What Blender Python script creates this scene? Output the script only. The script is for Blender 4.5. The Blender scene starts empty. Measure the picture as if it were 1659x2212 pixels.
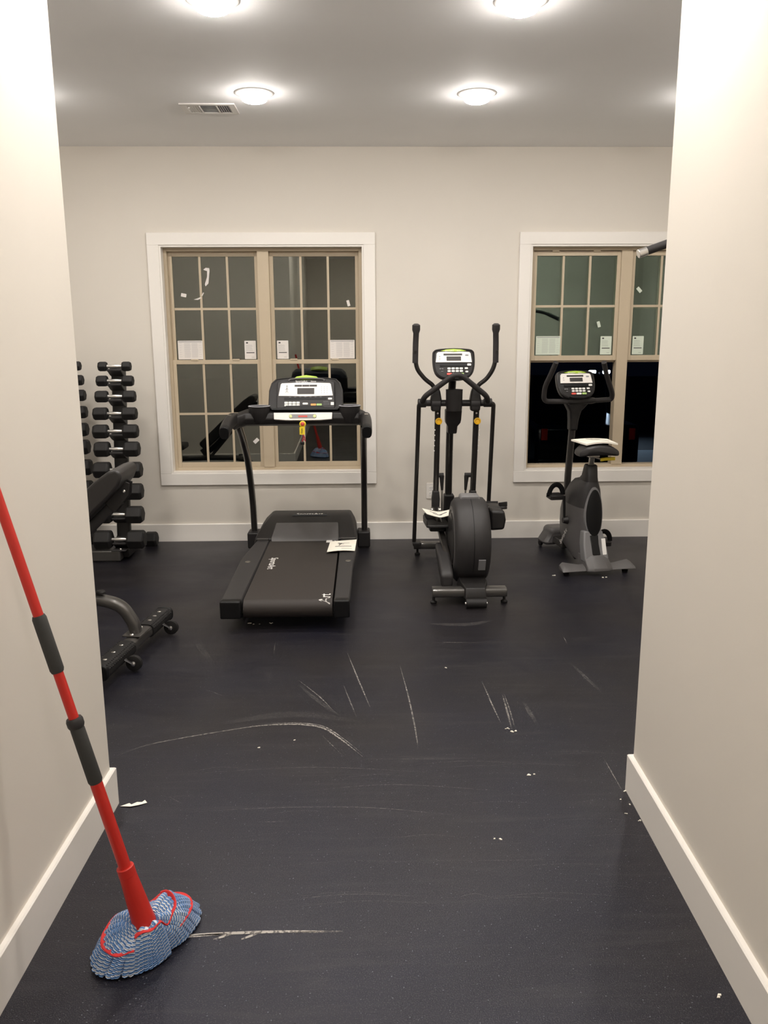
import bpy, bmesh, math, random
from mathutils import Vector, Matrix
random.seed(7)
C = bpy.context.scene.collection
sc = bpy.context.scene
R = math.radians
V = Vector

# ------------------------------------------------------------------ camera
FPX, PITCH, YAW, ROLL, CAMH = 1780.0, .2113, .0244, -.0047, 1.49
cd = bpy.data.cameras.new('camera'); cam = bpy.data.objects.new('camera', cd); C.objects.link(cam)
cd.sensor_fit = 'VERTICAL'; cd.sensor_height = 24.0; cd.lens = FPX/2212*24.0; cd.clip_start = .02; cd.clip_end = 200
_f = V((math.sin(YAW)*math.cos(PITCH), math.cos(YAW)*math.cos(PITCH), -math.sin(PITCH)))
_r = V((math.cos(YAW), -math.sin(YAW), 0)); _u = _r.cross(_f)
_rr = _r*math.cos(ROLL)+_u*math.sin(ROLL); _uu = _u*math.cos(ROLL)-_r*math.sin(ROLL)
m3 = Matrix((_rr, _uu, -_f)).transposed()
cam.matrix_world = Matrix.Translation((0, 0, CAMH)) @ m3.to_4x4()
sc.camera = cam
# ------------------------------------------------------------------ world, exposure
w = bpy.data.worlds.new('night'); sc.world = w; w.use_nodes = True
w.node_tree.nodes['Background'].inputs[0].default_value = (.010, .014, .030, 1)
w.node_tree.nodes['Background'].inputs[1].default_value = .10
sc.view_settings.view_transform = 'Standard'; sc.view_settings.look = 'None'
sc.view_settings.gamma = 1.0; sc.view_settings.use_curve_mapping = False
sc.view_settings.exposure = 0.0
sc.cycles.use_denoising = True
sc.cycles.max_bounces = 10; sc.cycles.diffuse_bounces = 6; sc.cycles.transparent_max_bounces = 16
LAMP_COLOR = (1.0, .948, .885)      # warm white bulbs
LAMP_STRENGTH = 298.0
LAMPS = [(x, y) for y in (4.73, 3.49) for x in (-1.80, -.56, .62, 1.86)] + [(-.50, 2.22), (.635, 2.22)]
HALL_LAMPS = [(-.05, .25), (-.05, -1.0)]

# ------------------------------------------------------------------ helpers
def lin(c):
    if isinstance(c, str):
        c = [int(c[i:i+2], 16)/255 for i in (0, 2, 4)]
    return tuple((x/12.92 if x <= .04045 else ((x+.055)/1.055)**2.4) for x in c) + (1,)

def mat(name, col, rough=.5, metal=0., noise=0., nscale=40., bump=0., bscale=200., spec=.5, coat=0.):
    m = bpy.data.materials.new(name); m.use_nodes = True
    nt = m.node_tree; b = nt.nodes['Principled BSDF']
    c = lin(col) if isinstance(col, str) else tuple(col)+(1,)
    b.inputs['Base Color'].default_value = c
    b.inputs['Roughness'].default_value = rough; b.inputs['Metallic'].default_value = metal
    b.inputs['Specular IOR Level'].default_value = spec
    b.inputs['Coat Weight'].default_value = coat
    tc = nt.nodes.new('ShaderNodeTexCoord')
    if noise > 0:
        n = nt.nodes.new('ShaderNodeTexNoise'); n.inputs['Scale'].default_value = nscale; n.inputs['Detail'].default_value = 4
        nt.links.new(tc.outputs['Object'], n.inputs['Vector'])
        mr = nt.nodes.new('ShaderNodeMapRange'); mr.inputs[3].default_value = 1-noise; mr.inputs[4].default_value = 1+noise
        nt.links.new(n.outputs['Fac'], mr.inputs[0])
        mx = nt.nodes.new('ShaderNodeVectorMath'); mx.operation = 'SCALE'; mx.inputs[0].default_value = c[:3]
        nt.links.new(mr.outputs[0], mx.inputs['Scale']); nt.links.new(mx.outputs[0], b.inputs['Base Color'])
    if bump > 0:
        n2 = nt.nodes.new('ShaderNodeTexNoise'); n2.inputs['Scale'].default_value = bscale; n2.inputs['Detail'].default_value = 3
        nt.links.new(tc.outputs['Object'], n2.inputs['Vector'])
        bp = nt.nodes.new('ShaderNodeBump'); bp.inputs['Strength'].default_value = bump; bp.inputs['Distance'].default_value = .002
        nt.links.new(n2.outputs['Fac'], bp.inputs['Height']); nt.links.new(bp.outputs[0], b.inputs['Normal'])
    return m

def emis(name, col, s):
    m = bpy.data.materials.new(name); m.use_nodes = True; nt = m.node_tree
    nt.nodes.remove(nt.nodes['Principled BSDF'])
    e = nt.nodes.new('ShaderNodeEmission'); e.inputs[0].default_value = tuple(col)+(1,); e.inputs[1].default_value = s
    nt.links.new(e.outputs[0], nt.nodes['Material Output'].inputs[0]); return m

def glass(name, fac, tint, rough=0.0):
    m = bpy.data.materials.new(name); m.use_nodes = True; nt = m.node_tree
    nt.nodes.remove(nt.nodes['Principled BSDF'])
    t = nt.nodes.new('ShaderNodeBsdfTransparent'); t.inputs[0].default_value = (.82, .86, .84, 1)
    g = nt.nodes.new('ShaderNodeBsdfGlossy'); g.inputs['Roughness'].default_value = rough; g.inputs['Color'].default_value = tuple(tint)+(1,)
    lw = nt.nodes.new('ShaderNodeFresnel'); lw.inputs[0].default_value = 1.5
    ad = nt.nodes.new('ShaderNodeMath'); ad.operation = 'ADD'; ad.inputs[1].default_value = fac; ad.use_clamp = True
    mx = nt.nodes.new('ShaderNodeMixShader')
    nt.links.new(lw.outputs[0], ad.inputs[0]); nt.links.new(ad.outputs[0], mx.inputs[0])
    nt.links.new(t.outputs[0], mx.inputs[1]); nt.links.new(g.outputs[0], mx.inputs[2])
    nt.links.new(mx.outputs[0], nt.nodes['Material Output'].inputs[0]); return m

class Fr:
    """a flat frame: origin, right, up; c runs along the normal (towards the viewer of the face)"""
    def __init__(s, o, r, u):
        s.o = V(o); s.r = V(r).normalized(); s.u = V(u).normalized(); s.n = s.r.cross(s.u).normalized()
    def p(s, a, b, c=0): return s.o+s.r*a+s.u*b+s.n*c

def fillet(pts, r, n=6):
    pts = [V(p) for p in pts]; out = [pts[0]]
    for i in range(1, len(pts)-1):
        a, b, c = pts[i-1], pts[i], pts[i+1]
        d1 = (a-b); d2 = (c-b); q = min(r, d1.length*.48, d2.length*.48)
        p1 = b+d1.normalized()*q; p2 = b+d2.normalized()*q
        for k in range(n+1):
            t = k/n; out.append(p1*(1-t)**2+b*2*t*(1-t)+p2*t*t)
    out.append(pts[-1]); return out

def smooth_path(pts, n=8):
    pts = [V(p) for p in pts]; out = []
    P = [pts[0]*2-pts[1]]+pts+[pts[-1]*2-pts[-2]]
    for i in range(1, len(P)-2):
        for k in range(n):
            t = k/n; a, b, c, d = P[i-1], P[i], P[i+1], P[i+2]
            out.append(.5*((2*b)+(c-a)*t+(2*a-5*b+4*c-d)*t*t+(3*b-a-3*c+d)*t**3))
    out.append(pts[-1]); return out

class MB:
    def __init__(s): s.bm = bmesh.new(); s.uv = None
    def quadring(s, rings, close=True, cap=True, uv=None):
        bm = s.bm; vr = [[bm.verts.new(p) for p in r] for r in rings]
        if uv is not None and s.uv is None: s.uv = bm.loops.layers.uv.new('UVMap')
        for i in range(len(vr)-1):
            a, b = vr[i], vr[i+1]; n = len(a)
            for j in range(n if close else n-1):
                f = bm.faces.new((a[j], a[(j+1) % n], b[(j+1) % n], b[j]))
                if uv is not None:
                    us = (uv[i], uv[i], uv[i+1], uv[i+1]); vs = (j/n, (j+1)/n, (j+1)/n, j/n)
                    for l, uu, vv in zip(f.loops, us, vs): l[s.uv].uv = (uu, vv)
        if cap:
            bm.faces.new(vr[0][::-1]); bm.faces.new(vr[-1])
        return s
    def box(s, x0, x1, y0, y1, z0, z1):
        return s.quadring([[V((x0, y0, z)), V((x1, y0, z)), V((x1, y1, z)), V((x0, y1, z))] for z in (z0, z1)])
    def fbox(s, fr, a0, a1, b0, b1, c0, c1):
        return s.quadring([[fr.p(a0, b0, c), fr.p(a1, b0, c), fr.p(a1, b1, c), fr.p(a0, b1, c)] for c in (c0, c1)])
    def prism(s, pts, vec):
        pts = [V(p) for p in pts]; vec = V(vec)
        return s.quadring([pts, [p+vec for p in pts]])
    def rrect(s, fr, ca, cb, wd, h, r, c0, c1, n=5, top=1., bot=1.):
        pts = []
        for (sx, sy, a0) in ((1, -1, -90), (1, 1, 0), (-1, 1, 90), (-1, -1, 180)):
            k = top if sy > 0 else bot
            for i in range(n+1):
                a = R(a0+90*i/n); pts.append((ca+(sx*(wd/2-r)+r*math.cos(a))*k, cb+sy*(h/2-r)+r*math.sin(a)))
        return s.quadring([[fr.p(a, b, c) for a, b in pts] for c in (c0, c1)])
    def poly(s, fr, pts, c0, c1):
        return s.quadring([[fr.p(a, b, c) for a, b in pts] for c in (c0, c1)])
    def tube(s, path, r, n=14, cap=True, sec=None, uv=False, roll=0, ref=None):
        path = [V(p) for p in path]; m = len(path)
        rad = r if isinstance(r, (list, tuple)) else [r]*m
        T = []
        for i in range(m):
            t = path[min(i+1, m-1)]-path[max(i-1, 0)]; T.append(t.normalized() if t.length > 1e-9 else V((0, 0, 1)))
        ref = V(ref) if ref else (V((0, 0, 1)) if abs(T[0].z) < .9 else V((1, 0, 0)))
        nn = (ref-T[0]*ref.dot(T[0])).normalized(); rings = []; L = [0.]
        for i in range(m):
            nn = (nn-T[i]*nn.dot(T[i])).normalized(); b = T[i].cross(nn); ring = []
            for k in range(n):
                a = 2*math.pi*k/n+roll
                ca, sa = math.cos(a), math.sin(a)
                if sec:   # superellipse section (w along b, h along nn, exponent)
                    e = 2/sec[2]; ca = math.copysign(abs(ca)**e, ca)*sec[0]; sa = math.copysign(abs(sa)**e, sa)*sec[1]
                ring.append(path[i]+(nn*sa+b*ca)*rad[i])
            rings.append(ring)
            if uv and not i: L = [float(uv)*.02]
            if i: L.append(L[-1]+(path[i]-path[i-1]).length)
        return s.quadring(rings, True, cap, L if uv else None)
    def lathe(s, o, d, prof, n=24, ref=None):
        o = V(o); d = V(d).normalized(); ref = V(ref) if ref else (V((0, 0, 1)) if abs(d.z) < .9 else V((1, 0, 0)))
        e1 = (ref-d*ref.dot(d)).normalized(); e2 = d.cross(e1); rings = []
        for t, r in prof:
            rings.append([o+d*t+(e1*math.cos(2*math.pi*k/n)+e2*math.sin(2*math.pi*k/n))*max(r, 1e-5) for k in range(n)])
        return s.quadring(rings)
    def ball(s, c, rx, ry, rz, n=16, z0=-1., z1=1.):
        rings = []; c = V(c); M = 10
        a0, a1 = math.asin(z0), math.asin(z1)
        for i in range(M+1):
            a = a0+(a1-a0)*i/M; q = max(math.cos(a), .002)
            rings.append([c+V((rx*q*math.cos(2*math.pi*k/n), ry*q*math.sin(2*math.pi*k/n), rz*math.sin(a))) for k in range(n)])
        return s.quadring(rings)
    def sheet(s, grid, th):
        """a sheet from a grid of points, thickened along +z"""
        bm = s.bm; ny = len(grid); nx = len(grid[0])
        lo = [[bm.verts.new(p) for p in row] for row in grid]; hi = [[bm.verts.new(V(p)+V((0, 0, th))) for p in row] for row in grid]
        for j in range(ny-1):
            for i in range(nx-1):
                bm.faces.new((lo[j][i], lo[j+1][i], lo[j+1][i+1], lo[j][i+1])); bm.faces.new((hi[j][i], hi[j][i+1], hi[j+1][i+1], hi[j+1][i]))
        for i in range(nx-1):
            bm.faces.new((lo[0][i], lo[0][i+1], hi[0][i+1], hi[0][i])); bm.faces.new((lo[-1][i+1], lo[-1][i], hi[-1][i], hi[-1][i+1]))
        for j in range(ny-1):
            bm.faces.new((lo[j+1][0], lo[j][0], hi[j][0], hi[j+1][0])); bm.faces.new((lo[j][-1], lo[j+1][-1], hi[j+1][-1], hi[j][-1]))
        return s
    def text(s, fr, txt, size, a=0., b=0., c=0., th=.0006, sx=1., align='CENTER', shear=0.):
        cu = bpy.data.curves.new('lettering', 'FONT'); cu.body = txt; cu.size = size; cu.align_x = align; cu.align_y = 'CENTER'
        cu.extrude = th/2; cu.resolution_u = 2; cu.shear = shear
        o = bpy.data.objects.new('lettering', cu); C.objects.link(o)
        dg = bpy.context.evaluated_depsgraph_get(); me = bpy.data.meshes.new_from_object(o.evaluated_get(dg))
        vs = [s.bm.verts.new(fr.p(a+v.co.x*sx, b+v.co.y, c+v.co.z+th/2)) for v in me.vertices]
        for p in me.polygons:
            try: s.bm.faces.new([vs[i] for i in p.vertices])
            except ValueError: pass
        bpy.data.objects.remove(o); bpy.data.curves.remove(cu); bpy.data.meshes.remove(me); return s
    def build(s, name, m, parent=None, bevel=0., label=None, seg=2, flat=False, sub=0, ang=38):
        bm = s.bm; bmesh.ops.recalc_face_normals(bm, faces=bm.faces)
        me = bpy.data.meshes.new(name); bm.to_mesh(me); bm.free()
        me.materials.append(m)
        if not flat:
            me.shade_smooth(); me.set_sharp_from_angle(angle=R(ang))
        o = bpy.data.objects.new(name, me); C.objects.link(o)
        if bevel:
            b = o.modifiers.new('bevel', 'BEVEL'); b.width = bevel; b.segments = seg; b.limit_method = 'ANGLE'; b.angle_limit = R(35)
        if sub:
            q = o.modifiers.new('sub', 'SUBSURF'); q.levels = sub; q.render_levels = sub
        if parent: o.parent = parent
        if label: o['label'] = label
        return o

def thing(name, label=None, cat=None, group=None):
    o = bpy.data.objects.new(name, None); o.empty_display_size = .05; C.objects.link(o)
    return tag(o, label, cat, group)
def tag(o, label=None, cat=None, group=None, kind=None):
    if label: o['label'] = label
    if cat: o['category'] = cat
    if group: o['group'] = group
    if kind: o['kind'] = kind
    return o
def seat_at(root, base, rotz=0.):
    """parts were modelled in room coordinates: move the root to its base point and rebase them"""
    base = V(base); done = set()
    def go(o):
        for ch in [x for x in C.objects if x.parent == o]:
            if ch.type == 'MESH' and ch.data.name not in done:
                ch.data.transform(Matrix.Translation(-base)); done.add(ch.data.name)
            go(ch)
    go(root); root.location = base; root.rotation_euler = (0, 0, rotz); return root
def rebase(o, base):
    o.data.transform(Matrix.Translation(-V(base))); o.location = base; return o
def copy_tree(o, parent=None):
    c = o.copy(); C.objects.link(c)
    if parent: c.parent = parent
    for ch in [x for x in C.objects if x.parent == o]: copy_tree(ch, c)
    return c

# ------------------------------------------------------------------ materials
WALL = mat('wall_paint', (.68, .637, .575), .75, noise=.02, nscale=3, bump=.06, bscale=350)
CEIL = mat('ceiling_paint', (.92, .92, .93), .8, noise=.02, nscale=3, bump=.05, bscale=300)
TRIM = mat('white_trim_paint', (.80, .765, .72), .42, noise=.01)
VINYL = mat('tan_vinyl', (.52, .43, .31), .45, noise=.02)
BLK = mat('black_plastic', (.015, .0135, .0135), .46, spec=.38, noise=.08, nscale=60, bump=.05, bscale=900)
BLK2 = mat('dark_grey_plastic', (.028, .026, .0265), .5, spec=.38, noise=.06, bump=.06, bscale=900)
DK = mat('deep_black_plastic', (.005, .005, .0055), .42, spec=.28, noise=.05)
FOAM = mat('black_foam', (.020, .017, .017), .7, noise=.1, nscale=200, bump=.2, bscale=700)
TUBE = mat('charcoal_painted_tube', (.030, .027, .025), .28, .35, noise=.05, coat=.3)
GREYM = mat('grey_painted_steel', (.085, .080, .075), .33, .5, noise=.05, coat=.35)
BIKEG = mat('slate_grey_plastic', (.085, .080, .080), .45, noise=.05, bump=.05, bscale=900)
BIKEL = mat('light_slate_plastic', (.15, .147, .15), .4, noise=.04)
CHROME = mat('chrome', (.86, .84, .81), .30, 1., noise=.02)
STEEL = mat('brushed_steel', (.45, .43, .40), .3, 1., noise=.05)
RIMG = mat('rim_grey', (.30, .30, .32), .35, noise=.03)
SILV = mat('silver_panel', (.80, .76, .72), .4, .0, noise=.02)
LIME = mat('lime_accent', (.42, .60, .06), .35, noise=.03)
WHT = mat('white_print', (.80, .78, .75), .5, noise=.02)
GRY = mat('grey_print', (.25, .25, .26), .5, noise=.02)
KEYW = mat('ivory_keys', (.72, .71, .68), .45, noise=.02)
REDK = mat('red_key', (.62, .08, .06), .45, noise=.02)
GRNK = mat('green_key', (.35, .52, .16), .45, noise=.02)
ORGK = mat('orange_key', (.85, .33, .08), .45, noise=.02)
YEL = mat('yellow_plastic', (.86, .50, .02), .35, noise=.03)
YEL2 = mat('bright_yellow_plastic', (.88, .66, .03), .4, noise=.03)
SCRN = mat('dark_screen', (.030, .026, .024), .45, noise=.02)
BELT = mat('running_belt', (.029, .0235, .021), .62, spec=.38, noise=.08, nscale=120, bump=.12, bscale=1200)
RUB = mat('black_rubber', (.012, .011, .011), .62, spec=.35, noise=.12, nscale=50, bump=.12, bscale=500)
VINB = mat('black_upholstery', (.020, .018, .018), .42, noise=.08, bump=.12, bscale=260)
PAPER = mat('white_paper', (.86, .82, .72), .7, noise=.02)
INK = mat('black_ink', (.05, .045, .045), .6, noise=.05)
REDINK = mat('red_ink', (.6, .12, .08), .6, noise=.05)
REDP = mat('red_plastic', (.52, .022, .014), .42, noise=.04, bump=.05, bscale=600)
GRIP = mat('grey_foam_grip', (.035, .035, .033), .8, noise=.1, nscale=300, bump=.25, bscale=900)
FIX = mat('white_fixture', (.72, .70, .68), .4, noise=.02)
GLASS = glass('window_glass', .085, (.93, .93, .86))
GLASSG = glass('window_glass_low_e', .085, (.78, .93, .84))
BULB = emis('bulb_glow', LAMP_COLOR, LAMP_STRENGTH)
BULBS = emis('bulb_side_glow', LAMP_COLOR, LAMP_STRENGTH*.07)

# floor: black speckled rubber
def floor_mat():
    m = bpy.data.materials.new('rubber_floor'); m.use_nodes = True; nt = m.node_tree; b = nt.nodes['Principled BSDF']
    N = nt.nodes.new; L = nt.links.new
    tc = N('ShaderNodeTexCoord')
    def noise(sc_, det=3, off=0):
        mp = N('ShaderNodeMapping'); mp.inputs['Location'].default_value = (off, off*2, 0); L(tc.outputs['Object'], mp.inputs[0])
        n = N('ShaderNodeTexNoise'); n.inputs['Scale'].default_value = sc_; n.inputs['Detail'].default_value = det; L(mp.outputs[0], n.inputs['Vector']); return n.outputs['Fac']
    def rng(src, a, b_, c, d):
        r = N('ShaderNodeMapRange'); r.inputs[1].default_value = a; r.inputs[2].default_value = b_; r.inputs[3].default_value = c; r.inputs[4].default_value = d; L(src, r.inputs[0]); return r.outputs[0]
    def mix(f, c1, c2):
        x = N('ShaderNodeMix'); x.data_type = 'RGBA'
        L(f, x.inputs[0])
        for s_, q in ((6, c1), (7, c2)):
            if isinstance(q, tuple): x.inputs[s_].default_value = q+(1,)
            else: L(q, x.inputs[s_])
        return x.outputs[2]
    base = mix(rng(noise(1.3, 4), .4, .62, 0, 1), (.0015, .0017, .0072), (.0056, .0042, .0052))
    base = mix(rng(noise(300, 3, 3), .54, .70, 0, .85), base, (.062, .056, .054))
    # sparse pale rubber granules
    vo = N('ShaderNodeTexVoronoi'); vo.inputs['Scale'].default_value = 110; L(tc.outputs['Object'], vo.inputs['Vector'])
    dot = rng(vo.outputs['Distance'], .10, .20, 1, 0)
    sp = N('ShaderNodeSeparateColor'); L(vo.outputs['Color'], sp.inputs[0])
    sel = rng(sp.outputs[0], .86, .90, 0, 1)
    mu = N('ShaderNodeMath'); mu.operation = 'MULTIPLY'; L(dot, mu.inputs[0]); L(sel, mu.inputs[1])
    base = mix(mu.outputs[0], base, (.16, .17, .19))
    # dusty mop streaks
    mp = N('ShaderNodeMapping'); mp.inputs['Scale'].default_value = (1.2, 14, 1); mp.inputs['Rotation'].default_value = (0, 0, .12); L(tc.outputs['Object'], mp.inputs[0])
    n = N('ShaderNodeTexNoise'); n.inputs['Scale'].default_value = 2.2; n.inputs['Detail'].default_value = 5; n.inputs['Distortion'].default_value = .8; L(mp.outputs[0], n.inputs['Vector'])
    st = rng(n.outputs['Fac'], .52, .74, 0, .42)
    base = mix(st, base, (.030, .028, .028))
    L(base, b.inputs['Base Color'])
    rg = rng(noise(2.1, 4, 7), .35, .65, .33, .43); L(rg, b.inputs['Roughness'])
    bp = N('ShaderNodeBump'); bp.inputs['Strength'].default_value = .70; bp.inputs['Distance'].default_value = .0014
    L(noise(330, 3, 1), bp.inputs['Height']); L(bp.outputs[0], b.inputs['Normal'])
    b.inputs['Specular IOR Level'].default_value = .42; b.inputs['Specular Tint'].default_value = (.86, .86, 1.0, 1)
    return m
FLOOR = floor_mat()
def scuff_mat():
    m = bpy.data.materials.new('chalky_scuff'); m.use_nodes = True; nt = m.node_tree; b = nt.nodes['Principled BSDF']
    b.inputs['Base Color'].default_value = (.42, .39, .36, 1); b.inputs['Roughness'].default_value = .8
    tc = nt.nodes.new('ShaderNodeTexCoord'); n = nt.nodes.new('ShaderNodeTexNoise'); n.inputs['Scale'].default_value = 90; n.inputs['Detail'].default_value = 4
    nt.links.new(tc.outputs['Object'], n.inputs['Vector'])
    r = nt.nodes.new('ShaderNodeMapRange'); r.inputs[1].default_value = .42; r.inputs[2].default_value = .68; r.inputs[3].default_value = .12; r.inputs[4].default_value = 1.
    nt.links.new(n.outputs['Fac'], r.inputs[0])
    at = nt.nodes.new('ShaderNodeAttribute'); at.attribute_name = 'UVMap'
    se = nt.nodes.new('ShaderNodeSeparateXYZ'); nt.links.new(at.outputs['Vector'], se.inputs[0])
    mu = nt.nodes.new('ShaderNodeMath'); mu.operation = 'MULTIPLY'; nt.links.new(r.outputs[0], mu.inputs[0]); nt.links.new(se.outputs['X'], mu.inputs[1])
    nt.links.new(mu.outputs[0], b.inputs['Alpha']); return m
SCUFF = scuff_mat()

# ------------------------------------------------------------------ room shell
H = 2.743; D = 5.991; XL, XR = -3.1, 3.2; YB = -2.2
LX, LY, RX, RY, SK = -.826, 2.437, .8795, 2.466, .021     # hall corners and the hall's slight skew
def st(o): return tag(o, kind='structure')
fl = st(MB().box(XL-.1, XR+.1, YB-.1, D+.1, -.12, 0).build('floor', FLOOR, flat=True))
ce = st(MB().box(XL-.1, XR+.1, YB-.1, D+.1, H, H+.12).build('ceiling', CEIL, flat=True))
WT = .14
W1 = (-1.402, .012, .508, 2.105); W2 = (1.182, 2.580, .508, 2.105)
b = MB()
b.box(XL-.1, XR+.1, D, D+WT, 0, W1[2]); b.box(XL-.1, XR+.1, D, D+WT, W1[3], H)
for x0, x1 in ((XL-.1, W1[0]), (W1[1], W2[0]), (W2[1], XR+.1)): b.box(x0, x1, D, D+WT, W1[2], W1[3])
st(b.build('wall_back', WALL, flat=True))
def hx(x, y, y0): return x+SK*(y-y0)
pl = [(hx(LX, YB, LY), YB), (LX, LY), (XL, LY), (XL, LY-.13), (LX-.13, LY-.13), (hx(LX-.13, YB, LY), YB)]
st(MB().prism([(x, y, 0) for x, y in pl], (0, 0, H)).build('wall_left', WALL, flat=True))
pr = [(hx(RX, YB, RY), YB), (RX, RY), (XR, RY), (XR, RY-.13), (RX+.13, RY-.13), (hx(RX+.13, YB, RY), YB)]
st(MB().prism([(x, y, 0) for x, y in pr], (0, 0, H)).build('wall_right', WALL, flat=True))
st(MB().box(XL-.1, XL, LY-.13, D, 0, H).build('wall_left_gym', WALL, flat=True))
st(MB().box(XR, XR+.1, RY-.13, D, 0, H).build('wall_right_gym', WALL, flat=True))
st(MB().box(-1.2, 1.2, YB-.1, YB, 0, H).build('wall_front', WALL, flat=True))
BH, BT = .130, .016
def baseb(name, pts, side):
    """baseboard with a small eased top along a polyline; side = unit offsets per segment end"""
    prof = [(0, 0), (BT, 0), (BT, BH-.004), (BT-.004, BH), (0, BH)]
    rings = []
    for (x, y), (nx, ny) in zip(pts, side):
        rings.append([V((x+nx*a, y+ny*a, z)) for a, z in prof])
    return st(MB().quadring(rings).build(name, TRIM, flat=True))
baseb('baseboard_left', [(hx(LX, YB, LY), YB), (LX, LY), (XL, LY)], [(1, 0), (1, 1), (0, 1)])
baseb('baseboard_right', [(hx(RX, YB, RY), YB), (RX, RY), (XR, RY)], [(-1, 0), (-1, 1), (0, 1)])
baseb('baseboard_back', [(XL, D), (XR, D)], [(0, -1), (0, -1)])
baseb('baseboard_left_gym', [(XL, LY+.02), (XL, D-.02)], [(1, 0), (1, 0)])
baseb('baseboard_right_gym', [(XR, RY+.02), (XR, D-.02)], [(-1, 0), (-1, 0)])

# ------------------------------------------------------------------ scuffs and seams on the rubber floor
def ribbon(mbx, pts, wd, a=1., z=.0007):
    p = smooth_path([(x, y, z) for x, y in pts], 6) if len(pts) > 2 else [V((pts[0][0], pts[0][1], z)), (V((pts[0][0], pts[0][1], z))+V((pts[1][0], pts[1][1], z)))/2, V((pts[1][0], pts[1][1], z))]
    n = len(p); bm = mbx.bm
    if mbx.uv is None: mbx.uv = bm.loops.layers.uv.new('UVMap')
    L_, R_ = [], []
    for i in range(n):
        t = (p[min(i+1, n-1)]-p[max(i-1, 0)]).normalized(); s_ = V((-t.y, t.x, 0)); k = wd/2*(.25+.75*math.sin(math.pi*(i+.4)/(n-.2)))
        L_.append(bm.verts.new(p[i]+s_*k)); R_.append(bm.verts.new(p[i]-s_*k))
    for i in range(n-1):
        f = bm.faces.new((L_[i], R_[i], R_[i+1], L_[i+1]))
        for l, q in zip(f.loops, (i, i, i+1, i+1)):
            l[mbx.uv].uv = (a*min(1., .15+1.4*math.sin(math.pi*min(max(q/(n-1), 0), 1))), 0)
sb = MB()
arc = [(-.924, 2.752), (-.829, 2.835), (-.721, 2.885), (-.556, 2.943), (-.419, 2.984), (-.311, 2.992), (-.238, 2.986), (-.164, 2.952), (-.09, 2.853), (-.014, 2.728)]
ribbon(sb, arc, .007, .7); ribbon(sb, arc[3:], .010, 1.6); ribbon(sb, [(x+.004, y+.012) for x, y in arc[4:]], .005, 1.2)
for pts, wd, a in [([(-.177, 2.911), (-.084, 2.734)], .004, .5), ([(-.303, 3.423), (-.197, 3.242), (-.134, 3.108)], .005, .7), ([(-.29, 3.36), (-.20, 3.20), (-.10, 3.05)], .02, .15),
        ([(-.098, 3.356), (-.039, 3.043)], .006, .7), ([(-.10, 3.37), (-.05, 3.10)], .004, .4), ([(-.089, 3.731), (-.032, 3.403), (.017, 3.124)], .006, .8),
        ([(.156, 3.58), (.178, 3.229), (.189, 2.917), (.189, 2.779)], .006, .75), ([(.509, 3.384), (.518, 3.15), (.527, 2.975)], .006, .7),
        ([(.577, 3.238), (.57, 3.084), (.56, 2.923)], .008, .75), ([(.585, 3.238), (.582, 3.084), (.575, 2.94)], .006, .6), ([(.851, 2.696), (.851, 2.468)], .004, .9),
        ([(-.483, 1.834), (-.396, 1.838), (-.232, 1.841), (-.066, 1.837)], .010, 3.), ([(-.483, 1.828), (-.36, 1.838)], .008, 3.), ([(-.393, 1.818), (-.349, 1.836)], .008, 3.), ([(-.322, 1.816), (-.28, 1.838)], .008, 3.), ([(-.20, 1.838), (-.07, 1.836)], .007, .9),
        ([(.326, 3.85), (.55, 3.841)], .005, .55), ([(-.583, 2.392), (-.289, 2.409), (.01, 2.399), (.331, 2.336)], .004, .35), ([(-.221, 2.503), (.09, 2.536), (.474, 2.48)], .004, .3),
        ([(-.054, 2.713), (.40, 2.70)], .003, .4), ([(.947, 3.578), (1.003, 3.223)], .018, .22), ([(.652, 3.167), (.666, 2.958)], .02, .25),
        ([(-.69, 3.33), (-.60, 3.26)], .004, .5), ([(-.45, 3.90), (-.44, 3.72)], .005, .3), ([(.10, 2.12), (.62, 2.11)], .003, .25), ([(-.6, 3.0), (-.3, 3.08), (.0, 3.0)], .05, .08),
        ([(-.72, 2.62), (-.2, 2.66), (.3, 2.60)], .004, .25), ([(-.35, 2.33), (-.25, 2.33)], .004, .4), ([(-.66, 2.49), (-.60, 2.44)], .004, .5), ([(1.00, 3.93), (.99, 3.80)], .006, .3),
        ([(-.86, 3.92), (-.7, 3.6)], .03, .1), ([(.33, 4.12), (.52, 4.10), (.68, 4.16)], .04, .15), ([(-.45, 3.55), (-.42, 3.40)], .03, .08)]:
    ribbon(sb, pts, wd, a)
rnd = random.Random(3)
for i in range(26):
    x = rnd.uniform(-.7, .8); y = rnd.uniform(1.9, 2.75); l = rnd.uniform(.1, .5)
    ribbon(sb, [(x, y), (x+l/2, y+.02-x*.02), (x+l, y-.03*x)], .0025, rnd.uniform(.1, .3))
tag(sb.build('scuffing', SCUFF, fl, flat=True), kind='stuff')
cb = MB()
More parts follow.
